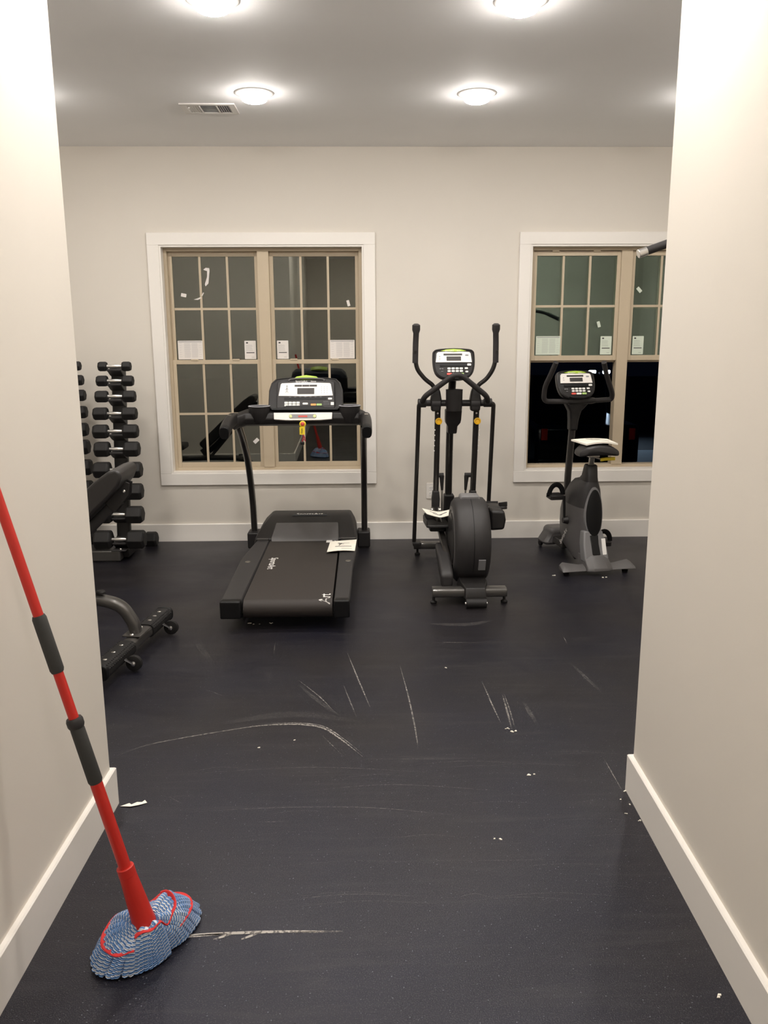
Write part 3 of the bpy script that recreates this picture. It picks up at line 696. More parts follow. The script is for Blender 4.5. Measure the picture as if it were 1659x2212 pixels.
    b = MB(); b.fbox(f, -.070, -.024, .040, .052, .012, .0135); b.fbox(f, -.022, .022, .040, .052, .012, .0135); b.fbox(f, .024, .070, .040, .052, .012, .0135); b.rrect(f, 0, .010, .106, .040, .002, .012, .0135)
    b.build('display', SCRN, head, flat=True)
    MB().text(f, 'SportsArt', .017, -.028, .076, .0105, sx=1.1).build('logo', WHT, head, flat=True)
    MB().text(f, 'fitness', .012, .048, .0755, .0105, sx=1.1).build('lettering', WHT, head, flat=True)
    MB().fbox(f, -.135, .130, -.047, -.031, .009, .0108).build('program_strip', DK, head, flat=True)
    for kk in [(-.122+i*.0245, -.066-j*.016, .0215, .0135, .003) for i in range(4) for j in range(2)]+[(-.003, -.072, .034, .012, .005), (.152, -.040, .025, .012, .004), (.166, -.073, .020, .020, .003)]:
        MB().rrect(f, *kk, .009, .0115).build('key', KEYW, head)
    MB().rrect(f, .048, -.079, .033, .013, .003, .009, .0115).build('orange_key', ORGK, head); MB().rrect(f, .084, -.079, .033, .013, .003, .009, .0115).build('green_key', GRNK, head)
    b = MB()
    for i in range(3):
        for j in range(4): b.lathe(f.p(.098+i*.018, .038-j*.013, .012), f.n, [(0, .0022), (.001, .002)], 8)
    b.tube([f.p(-.118, .040, .013), f.p(-.118, .012, .013)], .0018, 6); b.tube([f.p(-.126, .018, .013), f.p(-.118, .032, .013), f.p(-.110, .018, .013)], .0016, 6); b.tube([f.p(-.126, .002, .013), f.p(-.118, .012, .013), f.p(-.110, .002, .013)], .0016, 6); b.ball(f.p(-.118, .044, .013), .004, .001, .004)
    for i in range(7): b.fbox(f, -.105+i*.032, -.092+i*.032, -.0295, -.0275, .0095, .0112)
    b.fbox(f, .110, .142, -.060, -.0585, .0095, .0112); b.fbox(f, .110, .150, -.070, -.069, .0095, .0112); b.fbox(f, .110, .152, -.078, -.077, .0095, .0112)
    b.build('symbol_print', GRY, head, flat=True)
    MB().poly(f, [(-.22, -.105), (-.14, -.100), (-.12, -.088), (.10, -.088), (.12, -.100), (.21, -.105), (.20, -.118), (-.21, -.118)], -.02, .022).build('reading_ledge', DK, head, .003)
    # safety key on its tether
    kx, ky = -.376, 5.095
    k = MB().lathe((kx, ky+.02, .955), (0, -1, 0), [(0, .020), (.012, .020), (.014, .016)], 24).build('safety_key', YEL2, t, label='yellow and red safety key hanging by a clip')
    MB().lathe((kx, ky+.005, .957), (0, -1, 0), [(0, .013), (.006, .012), (.008, .009)], 20).build('key_button', REDK, k)
    ft = Fr((kx-.003, ky, .915), (1, 0, 0), (0, 0, 1)); MB().rrect(ft, 0, 0, .032, .048, .003, -.001, .001).build('key_tag', YEL2, k)
    ff = Fr((kx-.003, ky-.001, .915), (0, 0, -1), (1, 0, 0)); MB().text(ff, 'Safety', .014, 0, -.001, .0012).build('tag_lettering', INK, k, flat=True)
    MB().tube([(kx, ky, .892), (kx+.010, ky, .875), (kx+.015, ky, .850), (kx+.006, ky, .862), (kx-.004, ky, .848), (kx+.004, ky, .878)], .0035, 8).build('tether', mat('red_cord', (.35, .02, .04), .6), k)
    MB().box(kx-.016, kx+.008, ky-.008, ky+.008, .828, .846).build('clip', DK, k, .003)
    return seat_at(t, (-.39, 4.95, 0))
treadmill()
booklet('white folded leaflet lying on the treadmill belt and right side rail', [(-.236, 4.985, .1635), (-.062, 5.005, .1635), (-.052, 5.262, .1635), (-.225, 5.25, .1635)],
        lambda u, v: .004+.006*math.sin(math.pi*u)*(1-v)+.008*v*u, .0025, SKETCH, (-.145, 5.12, .1635))

# ------------------------------------------------------------------ elliptical trainer
def elliptical():
    t = thing('elliptical_trainer', 'black elliptical trainer with tall moving handles standing between the two windows', 'elliptical trainer')
    Yb = 5.10
    small_console(t, (.551, 5.06, 1.318), (0, .34, .94), .258, .190)
    # mast
    MB().tube(smooth_path([(.572, 5.50, .05), (.570, 5.47, .40), (.562, 5.36, .80), (.556, 5.24, 1.05), (.552, 5.12, 1.25)], 6), .024, 16).build('mast', TUBE, t)
    MB().quadring([[V((.572+sx*w_, y+sy*.045, z)) for sx, sy in ((-1, -1), (1, -1), (1, 1), (-1, 1))] for z, w_, y in ((.06, .048, 5.50), (.22, .046, 5.49), (.36, .036, 5.475), (.44, .034, 5.46))]).build('mast_shroud', BLK, t, .012, seg=3)
    # cup holder and collar on the mast
    MB().lathe((.556, 5.06, 1.035), (0, 0, 1), [(0, .047), (.03, .050), (.125, .0515), (.130, .0525), (.1301, .047), (.04, .044)], 32).build('cup_holder', BLK, t)
    MB().quadring([[V((.558+sx*w_, y+sy*.045, z)) for sx, sy in ((-1, -1), (1, -1), (1, 1), (-1, 1))] for z, w_, y in ((.882, .028, 5.20), (.93, .030, 5.18), (.955, .045, 5.15), (.975, .048, 5.14), (1.04, .050, 5.12))]).build('mast_collar', BLK, t, .008)
    # cross bar with pivots
    MB().tube([(.355, Yb, 1.080), (.775, Yb, 1.078)], .020, 16).build('cross_bar', BLK, t)
    for x in (.447, .690): MB().lathe((x-.030, Yb, 1.080), (1, 0, 0), [(0, .030), (.004, .038), (.056, .038), (.060, .030)], 24).build('pivot_hub', BLK2, t)
    for x in (.362, .768): MB().lathe((x-.026, Yb, 1.080), (1, 0, 0), [(0, .022), (.003, .027), (.049, .027), (.052, .022)], 24).build('clamp', BLK, t)
    # moving handles: arms, covers, foam grips
    for s_, x0, xi, xt in ((-1, .447, .437, .317), (1, .690, .700, .805)):
        h = MB().tube(fillet([(x0, Yb+.01, 1.09), (xi, Yb, 1.185), (xi+s_*.055, Yb-.01, 1.222), (xt-s_*.012, Yb-.03, 1.285), (xt, Yb-.04, 1.345), (xt+s_*.001, Yb-.05, 1.40)], .05), .0135, 14).build('moving_handle', TUBE, t)
        dx = -s_*.004
        MB().tube([(xt, Yb-.04, 1.325), (xt+dx*.4, Yb-.045, 1.44), (xt+dx, Yb-.05, 1.50), (xt+dx, Yb-.052, 1.52), (xt+dx, Yb-.054, 1.548), (xt+dx, Yb-.055, 1.556)], [.0175, .0175, .0175, .024, .024, .013], 16).build('foam_grip', FOAM, h)
        MB().quadring([[V((x0+sx*w_, Yb+sy*d_, z)) for sx, sy in ((-1, -1), (1, -1), (1, 1), (-1, 1))] for z, w_, d_ in ((1.03, .028, .03), (1.10, .034, .036), (1.15, .026, .028), (1.18, .016, .018))]).build('pivot_cover', BLK, h, .01, seg=3)
    # fixed A shaped handle in front of the console
    MB().tube(fillet([(.362, Yb-.01, 1.085), (.372, Yb-.07, 1.125), (.562, Yb-.15, 1.272), (.752, Yb-.07, 1.125), (.768, Yb-.01, 1.085)], .055, 8), .0165, 16).build('fixed_handle', FOAM, t)
    # outer side tubes down to the front base
    for s_, x in ((-1, .350), (1, .800)):
        MB().tube(fillet([(x-s_*.014, Yb+.004, 1.078), (x+s_*.006, Yb+.008, 1.070), ((x-.012) if s_ < 0 else (x+.036), 5.46, .11)], .03), .0135, 14).build('side_tube', TUBE, t)
        MB().box(x-.022+(.0 if s_ < 0 else .018), x+.034, 5.42, 5.50, .085, .112).build('tube_bracket', BLK, t, .006)
    # swing arms
    for s_, x in ((-1, .465), (1, .706)):
        a = MB().tube([(x-.003, Yb+.03, 1.05), (x, Yb+.10, .75), (x, Yb+.15, .50)], 1, 16, sec=(.018, .022, 3.5), ref=(0, -1, 0)).build('swing_arm', TUBE, t)
        MB().quadring([[V((x+sx*w_, y+sy*.03, z)) for sx, sy in ((-1, -1), (1, -1), (1, 1), (-1, 1))] for z, w_, y in ((.505, .020, 5.25), (.45, .026, 5.26), (.38, .024, 5.27))]).build('arm_cover', BLK2, a, .008)
        MB().lathe((x+.004, Yb+.05, .965), (0, -1, 0), [(0, .010), (.012, .013), (.018, .022), (.036, .021), (.037, .015), (.030, .012)], 20).build('adjust_knob', YEL, a, label='yellow adjustment knob')
        b = MB()
        for k in range(5): b.box(x-s_*-.019-(.003 if s_ > 0 else .003), x-s_*-.019+.003, Yb+.035+k*.010, Yb+.052+k*.010, .905-k*.034, .912-k*.034)
        b.ball((x-.004, Yb+.013, 1.015), .006, .003, .006)
        b.build('scale_mark', WHT, a, flat=True)
        # small rocker lever with a rod
        xr = x-s_*.040
        l = MB().tube([(x-s_*.012, 5.27, .60), (xr-s_*.012, 5.27, .60)], .015, 12).build('rocker', BLK2, t)
        MB().tube([(xr, 5.27, .595), (xr-s_*.004, 5.28, .50)], [.016, .008], 10).build('rocker_arm', BLK2, l)
        MB().tube([(xr-s_*.004, 5.28, .52), (xr-s_*.004, 5.30, .22)], .0055, 10).build('rod', STEEL, l)
        # lower link to the pedal beam
        MB().lathe((x-.030, 5.24, .375), (1, 0, 0), [(0, .022), (.060, .022)], 20).build('link_joint', STEEL, t)
    # pedals
    def pedal(cx, cy, cz, tilt):
        f = Fr((cx, cy, cz), (1, 0, 0), (0, math.cos(tilt), math.sin(tilt)))
        p = MB().rrect(f, 0, 0, .150, .34, .03, -.016, 0).build('pedal', BLK, t, .004)
        b = MB(); b.fbox(f, -.075, -.068, -.15, .15, 0, .03); b.fbox(f, .068, .075, -.15, .15, 0, .03); b.fbox(f, -.068, .068, .155, .166, 0, .04); b.build('pedal_rim', BLK, p, .003)
        b = MB().rrect(f, 0, -.05, .10, .12, .015, -.045, -.016); b.build('pedal_bracket', DK, p, .004)
    pedal(.452, 5.02, .345, -.10); pedal(.800, 5.06, .43, -.22)
    MB().quadring([[V((x, y, z)) for x, y, z in ((.756, y_, z_-h_), (.836, y_, z_-h_*.92), (.846, y_, z_), (.836, y_, z_+h_*.9), (.756, y_, z_+h_))] for y_, z_, h_ in ((4.78, .405, .058), (4.80, .405, .064), (4.95, .40, .066), (5.04, .41, .055))]).build('crank_cover', BLK, t, .012, seg=3)
    MB().lathe((.715, 4.93, .40), (1, 0, 0), [(0, .05), (.02, .048), (.05, .035)], 24).build('crank_hub', DK, t)
    # pedal beams
    for x, p in ((.462, [(5.24, .375), (5.0, .31), (4.78, .22), (4.62, .16)]), (.752, [(5.26, .42), (5.05, .40), (4.90, .40)])):
        MB().tube([(x+(.012*i if x < .6 else 0), y, z) for i, (y, z) in enumerate(p)], 1, 14, sec=(.020, .026, 3.5), ref=(0, 0, 1)).build('pedal_beam', TUBE, t)
    MB().quadring([[V((x, y, z)) for x, y, z in ((.436, y_, z_-h_), (.500, y_, z_-h_), (.505, y_, z_+h_), (.432, y_, z_+h_))] for y_, z_, h_ in ((4.50, .115, .036), (4.53, .125, .050), (4.72, .175, .052), (4.90, .215, .034))]).build('beam_cover', BLK2, t, .016, seg=4)
    # flywheel housing: a deep disc with a rounded rim
    cx, cy, cz, r = .618, 4.735, .305, .252
    prof = [(-.100, .001), (-.100, r*.60), (-.104, r*.78), (-.098, r*.90), (-.080, r*.985), (-.03, r*1.005), (0, r*.998), (.03, r*1.005), (.080, r*.985), (.098, r*.90), (.104, r*.78), (.100, r*.60), (.100, .001)]
    hw = MB().lathe((cx, cy, cz), (1, 0, 0), prof, 64).build('wheel_housing', BLK2, t, ang=50)
    for s_ in (-1, 1):
        MB().lathe((cx+s_*.099, cy, cz), (s_, 0, 0), [(0, r*.80), (.006, r*.78), (.007, r*.70), (.002, r*.68)], 64).build('housing_ring', BIKEG if s_ < 0 else BLK, hw)
        MB().lathe((cx+s_*.099, cy, cz), (s_, 0, 0), [(0, r*.64), (.010, r*.60), (.012, .01)], 48).build('crank_disc', BLK, hw)
    MB().quadring([[V((cx+sx*w_, y, z+dz)) for sx, y, dz in ((-1, 4.70, 0), (1, 4.70, 0), (1, 4.80, .0), (-1, 4.80, 0))] for z, w_, dz0 in ((.535, .062, 0), (.562, .056, 0), (.572, .050, 0))]).build('top_cap', BIKEL, hw, .008, seg=3)
    MB().tube([(cx+.002, cy+r*1.004*math.cos(a), cz+r*1.004*math.sin(a)) for a in [R(95+120*i/20) for i in range(21)]], .0012, 6).build('housing_seam', DK, hw)
    a = R(212); f = Fr((cx+.035, cy+(r*1.006)*math.cos(a), cz+(r*1.006)*math.sin(a)), (1, 0, 0), (0, math.sin(a)*-1*-1*-1, math.cos(a)*-1*-1*1)) if False else Fr((cx+.045, cy-r*.945, cz-r*.37), (1, 0, 0), (0, -.36, .93))
    MB().fbox(f, -.018, .022, -.034, .034, -.004, .004).build('warning_sticker', mat('grey_sticker', (.20, .20, .21), .4), hw, flat=True)
    # housing tail, rear stabilizer, front stabilizer, roller
    MB().quadring([[V((cx-w_, y, z0)), V((cx+w_, y, z0)), V((cx+w_*.9, y, z1)), V((cx-w_*.9, y, z1))] for y, w_, z0, z1 in ((4.375, .062, .048, .062), (4.40, .060, .045, .105), (4.50, .085, .045, .12), (4.60, .085, .05, .12))]).build('tail_cover', BLK, t, .004)
    def stab(x0, x1, y, z, w_, h_, m):
        return MB().tube([(x0, y, z), (x1, y, z)], 1, 20, sec=(w_, h_, 4), ref=(0, 0, 1)).build('stabilizer', m, t, .004)
    stab(.378, .800, 4.46, .068, .042, .026, GREYM); stab(.338, .800, 5.52, .068, .030, .024, GREYM)
    for x in (.388, .790):
        MB().lathe((x, 4.46, .001), (0, 0, 1), [(0, .018), (.010, .020), (.018, .008), (.045, .008)], 18).build('levelling_foot', RUB, t)
    for x in (.365, .775): MB().lathe((x, 5.52, .001), (0, 0, 1), [(0, .018), (.010, .020), (.018, .008), (.045, .008)], 18).build('levelling_foot', RUB, t)
    MB().tube([(cx-.056, 4.365, .028), (cx+.056, 4.365, .028)], .026, 20).build('transport_roller', RUB, t)
    for s_ in (-1, 1): MB().tube([(cx+s_*.057, 4.365, .028), (cx+s_*.062, 4.365, .028)], .008, 12).build('roller_bolt', CHROME, t)
    MB().box(.585, .652, 4.60, 5.50, .045, .085).build('main_beam', TUBE, t, .006)
    return seat_at(t, (.585, 4.95, 0))
elliptical()
booklet('white open leaflet bent over the left pedal of the elliptical trainer', [(.380, 4.90, .380), (.536, 4.90, .380), (.560, 5.10, .366), (.366, 5.10, .366)],
        lambda u, v: .020+.050*abs(u-.55)**1.3+.006*v, .003, [(.22, .72, .45, .50, .003), (.30, .45, .55, .30, .005), (.50, .34, .80, .62, .006), (.30, .65, .42, .72, .003), (.45, .30, .62, .34, .004)], (.46, 5.0, .372))

# ------------------------------------------------------------------ exercise bike (modelled about x=0, facing +y, then turned)
def bike():
    t = thing('exercise_bike', 'grey upright exercise bike standing in front of the right window', 'exercise bike')
    # main body: sections stacked in z (half width, rear y, front y)
    secs = [(.060, .075, -.235, .10), (.10, .078, -.225, .24), (.16, .080, -.195, .30), (.24, .080, -.165, .31), (.32, .084, -.155, .30), (.40, .086, -.150, .26), (.46, .084, -.148, .215), (.52, .072, -.145, .16), (.56, .055, -.140, .10), (.575, .046, -.135, .04)]
    def ring(z, hw, y0, y1, n=28):
        out = []; cy = (y0+y1)/2; hy = (y1-y0)/2
        for k in range(n):
            a = 2*math.pi*k/n; e = .5
            out.append(V((math.copysign(abs(math.cos(a))**e, math.cos(a))*hw*(1-.35*max(0, math.sin(a))), cy+math.copysign(abs(math.sin(a))**.7, math.sin(a))*hy, z)))
        return out
    lower = [s_ for s_ in secs if s_[0] <= .40]; upper = [s_ for s_ in secs if s_[0] >= .40]
    MB().quadring([ring(*s_) for s_ in lower]).build('lower_shroud', BIKEG, t, ang=50)
    MB().quadring([ring(*s_) for s_ in upper]).build('upper_shroud', BLK2, t, ang=50)
    MB().quadring([ring(z, hw, y0, y1) for z, hw, y0, y1 in ((.57, .048, -.14, .04), (.60, .042, -.135, .0), (.67, .038, -.125, -.035), (.675, .034, -.12, -.04))]).build('seat_tube_neck', BLK, t, ang=50)
    # oval dark rear panel with lighter surround
    def rear(z): 
        for i in range(len(secs)-1):
            if secs[i][0] <= z <= secs[i+1][0]:
                k = (z-secs[i][0])/(secs[i+1][0]-secs[i][0]); return secs[i][2]*(1-k)+secs[i+1][2]*k
        return secs[0][2] if z < .1 else secs[-1][2]
    def oval(c, wx, hz, dy, top=1., n=36, zlow=0.):
        out = []
        for k in range(n):
            a = 2*math.pi*k/n; z = c+hz*math.sin(a); x = wx*math.cos(a)*(1-.12*math.sin(a)); 
            out.append(V((x+.004, rear(z)+dy+.012*(abs(x)/.08)**2, z)))
        return out
    MB().quadring([oval(.375, .060, .165, .012), oval(.375, .060, .165, -.010), oval(.375, .054, .155, -.012)]).build('panel_surround', BIKEL, t)
    MB().quadring([oval(.375, .053, .150, .0), oval(.375, .053, .150, -.016), oval(.375, .040, .120, -.021)]).build('rear_panel', DK, t)
    def spine(z, w_, dy): return [V((-w_, rear(z)-dy, z)), V((w_, rear(z)-dy, z)), V((w_*1.05, rear(z)+.05, z)), V((-w_*1.05, rear(z)+.05, z))]
    MB().quadring([spine(.070, .080, .022), spine(.115, .080, .020), spine(.18, .076, .016), spine(.26, .062, .010)]).build('rear_fairing', BIKEL, t, .010, seg=3)
    MB().quadring([spine(.118, .026, .026), spine(.18, .025, .022), spine(.235, .030, .016)]).build('fairing_groove', DK, t, .004)
    f = Fr((.055, rear(.16)-.0225, .165), (.98, .1, 0), (0, .35, 1)); MB().fbox(f, -.012, .014, -.052, .052, -.004, .003).build('warning_sticker', WHT, t, flat=True)
    foot = [(-.088, -.300), (-.046, -.318), (.046, -.318), (.088, -.300)]
    MB().quadring([[V((x, y, .028)) for x, y in foot]+[V((.080, -.12, .03)), V((-.080, -.12, .03))], [V((x*.94, y+.004, .048)) for x, y in foot]+[V((.078, -.12, .055)), V((-.078, -.12, .055))],
                   [V((-.078, -.225, .108)), V((-.036, -.238, .116)), V((.036, -.238, .116)), V((.078, -.225, .108)), V((.075, -.12, .11)), V((-.075, -.12, .11))]]).build('rear_foot_cover', BIKEG, t, .005)
    # rear stabilizer with raised ends
    rings = []
    for x, dz, w_ in ((-.245, .0, .036), (-.225, .018, .038), (-.18, .010, .034), (-.12, .0, .032), (.12, 0, .032), (.18, .010, .034), (.225, .018, .038), (.250, .0, .036)):
        rings.append([V((x, -.235-w_-.02, .028)), V((x, -.235-w_, .042+dz*.5)), V((x*.97, -.235+w_*.6, .058+dz)), V((x*.97, -.235+w_, .05+dz)), V((x*.97, -.235+w_, .028))])
    MB().quadring(rings).build('stabilizer', BIKEG, t, .004)
    for x in (-.20, .20): MB().lathe((x, -.235, .001), (0, 0, 1), [(0, .018), (.010, .02), (.014, .012), (.034, .012)], 18).build('levelling_foot', RUB, t)
    # front foot
    MB().quadring([[V((x, y, z)) for x, y in ((-.115, .49), (-.10, .38), (.10, .38), (.115, .49), (.09, .545), (-.09, .545))] if z < .06 else [V((x, y, z)) for x, y in ((-.085, .47), (-.07, .36), (.07, .36), (.085, .47), (.06, .52), (-.06, .52))] for z in (.028, .055, .12, .155)]).build('front_foot_cover', BIKEG, t, .035, seg=4)
    for x in (-.09, .09): MB().lathe((x-.012, .50, .024), (1, 0, 0), [(0, .018), (.003, .023), (.021, .023), (.024, .018)], 20).build('transport_wheel', RUB, t)
    MB().quadring([[V((x, y, z)) for x, y in ((-.05, .20), (.05, .20), (.05, .45), (-.05, .45))] for z in (.05, .10)]).build('main_beam', TUBE, t, .006)
    MB().prism([(-.055, -.16, .105), (-.055, .20, .105), (-.055, -.02, .035)], (.11, 0, 0)).build('belly_wedge', DK, t, .004)
    # pedals and cranks
    cz = .285; cyk = .055
    for s_, a in ((-1, R(78)), (1, R(258))):
        ex = s_*.105
        px, py, pz = ex, cyk+.165*math.cos(a)*.5, cz+.165*math.sin(a)
        c = MB().tube([(ex, cyk, cz), (px, py, pz)], 1, 12, sec=(.007, .013, 3), ref=(0, 1, 0)).build('crank', DK, t)
        MB().lathe((s_*.085, cyk, cz), (s_, 0, 0), [(0, .028), (.012, .024), (.030, .018)], 20).build('crank_hub', BLK, c)
        f = Fr((px+s_*.062, py, pz), (1, 0, 0), (0, 1, .05))
        p = MB().rrect(f, 0, 0, .094, .095, .012, -.016, .014).build('pedal', BLK, t, .004)
        arc_ = [f.p(-.047, .0, .0)]+[f.p(.047*-math.cos(q), -.01, .010+.070*math.sin(q)) for q in [math.pi*i/14 for i in range(15)]]
        MB().tube(arc_, 1, 8, sec=(.017, .0016, 4), ref=(0, 0, 1)).build('toe_strap', DK, p)
        MB().lathe(f.p(-s_*.047, 0, 0), (-s_, 0, 0), [(0, .008), (.014, .008)], 12).build('pedal_axle', STEEL, p)
    # seat post, lever, saddle
    MB().tube([(0, -.085, .66), (0, -.100, .735)], 1, 16, sec=(.016, .016, 4), ref=(0, 1, 0)).build('seat_post', STEEL, t)
    MB().lathe((0, -.081, .665), (0, 0, 1), [(0, .024), (.004, .026), (.008, .022)], 20).build('post_ring', YEL, t)
    MB().quadring([[V((x, y, z)) for x, y in ((-.035, -.14), (.035, -.14), (.030, -.02), (-.030, -.02))] for z in (.728, .742)]).build('seat_clamp', STEEL, t, .003)
    MB().tube([(-.03, -.13, .758), (-.02, -.12, .735), (.005, -.12, .728), (.045, -.13, .715)], .007, 10).build('adjust_bracket', STEEL, t)
    MB().tube(fillet([(.040, -.135, .712), (.065, -.14, .717), (.130, -.15, .719)], .02), 1, 12, sec=(.012, .011, 3), ref=(0, 0, 1)).build('seat_lever', YEL2, t, label='bright yellow seat adjustment lever')
    rings = []
    for y, w_, zt_, zb_ in ((-.215, .100, .800, .768), (-.205, .132, .812, .752), (-.16, .136, .818, .752), (-.10, .122, .816, .756), (-.04, .085, .812, .760), (.02, .045, .808, .766), (.055, .024, .800, .772)):
        ring_ = []
        for k in range(24):
            a = 2*math.pi*k/24; x = math.copysign(abs(math.cos(a))**.75, math.cos(a))*w_
            sn = math.sin(a); z = (zt_ if sn > 0 else zb_); m_ = (zt_+zb_)/2-.008
            ring_.append(V((x, y, m_+(z-m_)*abs(sn)**.6*1.0-.020*(abs(x)/w_)**2*(1 if sn > 0 else .9))))
        rings.append(ring_)
    MB().quadring(rings).build('saddle', VINB, t, ang=50)
    MB().box(-.03, .03, -.13, -.03, .742, .764).build('saddle_mount', DK, t, .004)
    # handlebar post and handlebars
    MB().tube([(0, .29, .10), (0, .27, .55), (0, .215, 1.02)], 1, 18, sec=(.022, .026, 2.4), ref=(0, -1, 0)).build('handlebar_post', TUBE, t)
    MB().quadring([[V((sx*w_, y+sy*.032, z)) for sx, sy in ((-1, -1), (1, -1), (1, 1), (-1, 1))] for z, w_, y in ((.86, .026, .232), (.93, .030, .225), (.99, .040, .212), (1.03, .070, .195), (1.05, .085, .185))]).build('post_head', BLK, t, .012, seg=3)
    hb = fillet([(-.222, .01, 1.318), (-.236, .07, 1.225), (-.244, .13, 1.16), (-.236, .165, 1.062), (0, .165, 1.058), (.240, .165, 1.066), (.232, .14, 1.105), (.145, .06, 1.235), (.100, .01, 1.315)], .04, 7)
    MB().tube(hb, .0165, 16).build('handlebar', FOAM, t)
    MB().tube([(-.07, .165, 1.062), (-.05, .163, 1.062), (.10, .163, 1.062), (.12, .165, 1.062)], [.018, .022, .022, .018], 18).build('bar_sleeve', BLK, t)
    small_console(t, (-.012, .165, 1.168), (0, .40, .92), .262, .190)
    MB().tube([(-.012, .20, 1.05), (-.012, .215, 1.12)], .022, 14).build('console_neck', BLK, t)
    f = Fr((-.0815, -.01, .22), (0, -1, 0), (0, -.15, 1)); f.n = V((-1, 0, 0))
    f = Fr((-.0835, .02, .175), (0, .80, -.60), (0, .60, .80)); b = MB(); b.text(Fr((-.0835, .03, .17), (0, -.55, .83), (0, -.83, -.55)) if False else Fr((-.0790, .12, .16), (-.06, -.72, .70), (0, .70, .72)), 'SportsArt', .044); b.build('logo', WHT, t, flat=True)
    t.location = (1.437, 5.265, 0); t.rotation_euler = (0, 0, R(9)); return t
bike()
booklet('white leaflet lying on the saddle of the exercise bike', [(1.385, 5.055, .800), (1.585, 5.075, .800), (1.575, 5.27, .805), (1.335, 5.25, .805)],
        lambda u, v: .020+.006*math.sin(math.pi*u)*(1-v)-.006*(2*u-1)**2, .010, [(.35, .85, .45, .62, .005), (.42, .62, .62, .55, .005), (.45, .80, .70, .70, .003), (.60, .50, .85, .35, .003)], (1.47, 5.19, .81))

# ------------------------------------------------------------------ dumbbells and their racks
def dumbbell(rr, hl, gl):
    t = thing('dumbbell')
    for s_ in (-1, 1):
        def hexr(x, k): return [V((x, rr*1.12*k*math.cos(R(60*i)), rr*1.12*k*math.sin(R(60*i)))) for i in range(6)]
        x0 = s_*gl/2; MB().quadring([hexr(x0, .80), hexr(x0+s_*.012, 1.), hexr(x0+s_*(hl-.014), 1.), hexr(x0+s_*hl, .78)]).build('head', RUB, t, .004, seg=2, ang=25)
        f = Fr((x0+s_*hl/2, -rr*1.12*.75-.0015, rr*1.12*.433+.0010), (1, 0, 0), (0, .5, .866))
    g = MB().tube([(-gl/2-.004, 0, 0), (-gl/2+.008, 0, 0), (-gl*.22, 0, 0), (0, 0, 0), (gl*.22, 0, 0), (gl/2-.008, 0, 0), (gl/2+.004, 0, 0)], [.013, .012, .0145, .0155, .0145, .012, .013], 20)
    g.build('handle', CHROME, t); return t
rows = [(.032, .058), (.036, .072), (.039, .082), (.042, .094), (.046, .098), (.050, .098), (.053, .110), (.054, .112), (.056, .112), (.060, .118)]
zr = [1.295, 1.200, 1.098, .985, .868, .750, .612, .467, .313, .146]
ords = ['topmost', 'second from the top', 'third from the top', 'fourth from the top', 'fifth from the top', 'fifth from the bottom', 'fourth from the bottom', 'third from the bottom', 'second from the bottom', 'bottom']
def lean(z): return 5.44+.18*(z/1.3)
for col, (cx, dy, cname) in enumerate(((-1.655, 0., 'right'), (-2.03, .13, 'left'))):
    rk = thing('dumbbell_rack', 'black upright dumbbell rack, %s' % ('the fully visible right-hand column' if col == 0 else 'mostly hidden left-hand column behind the wall edge'), 'dumbbell rack', 'dumbbell racks')
    zsh = 0.
    y0, y1 = lean(0)+dy+.115, lean(1.3)+dy+.085
    MB().tube([(cx, y0, .06), (cx, (y0+y1)/2, .68), (cx, y1, 1.285)], 1, 16, sec=(.045, .030, 5), ref=(0, 1, 0)).build('post', BLK, rk, .003)
    for (rr, hl), z in zip(rows, zr):
        yy = lean(z)+dy; b = MB()
        b.quadring([[V((cx+sx*.046, y, q)) for sx, q in ((-1, z-.06-k), (1, z-.06-k), (1, z-.018+k2), (-1, z-.018+k2))] for y, k, k2 in ((yy+.090, .02, .03), (yy+.03, .0, .0), (yy-.012, -.024, -.004), (yy-.030, -.030, .004))])
        b.build('saddle_bracket', BLK2, rk, .004)
    MB().box(cx-.30 if col else cx-.35, cx+.010, 5.405+dy, 5.485+dy, .008, .080).build('base_beam', GREYM, rk, .008, seg=3)
    MB().box(cx-.045, cx+.045, 5.485+dy, 5.80, .012, .07).build('base_runner', BLK, rk, .006)
    MB().box(cx-.048, cx+.050, 5.40+dy, 5.50+dy, .078, .084).build('base_plate', BLK2, rk, .002)
    MB().ball((cx+.012, 5.42+dy, .088), .008, .008, .008).build('bolt', CHROME, rk)
    seat_at(rk, (cx, 5.60+dy, 0))
    for i, ((rr, hl), z) in enumerate(zip(rows, zr)):
        d = dumbbell(rr, hl, .100 if i < 9 else .105)
        d.location = (cx+(.0 if i not in (3, 4) else -.006), lean(z)+dy, z)
        d.rotation_euler = (0, 0, R(random.uniform(-2, 2)))
        tag(d, 'black hex dumbbell with a chrome handle, %s in the %s column' % (ords[i], cname), 'dumbbell', 'hex dumbbells on the racks')
d = dumbbell(.052, .09, .10); d.location = (-1.645, 5.86, .048); tag(d, 'black hex dumbbell lying on the floor behind the right rack', 'dumbbell')

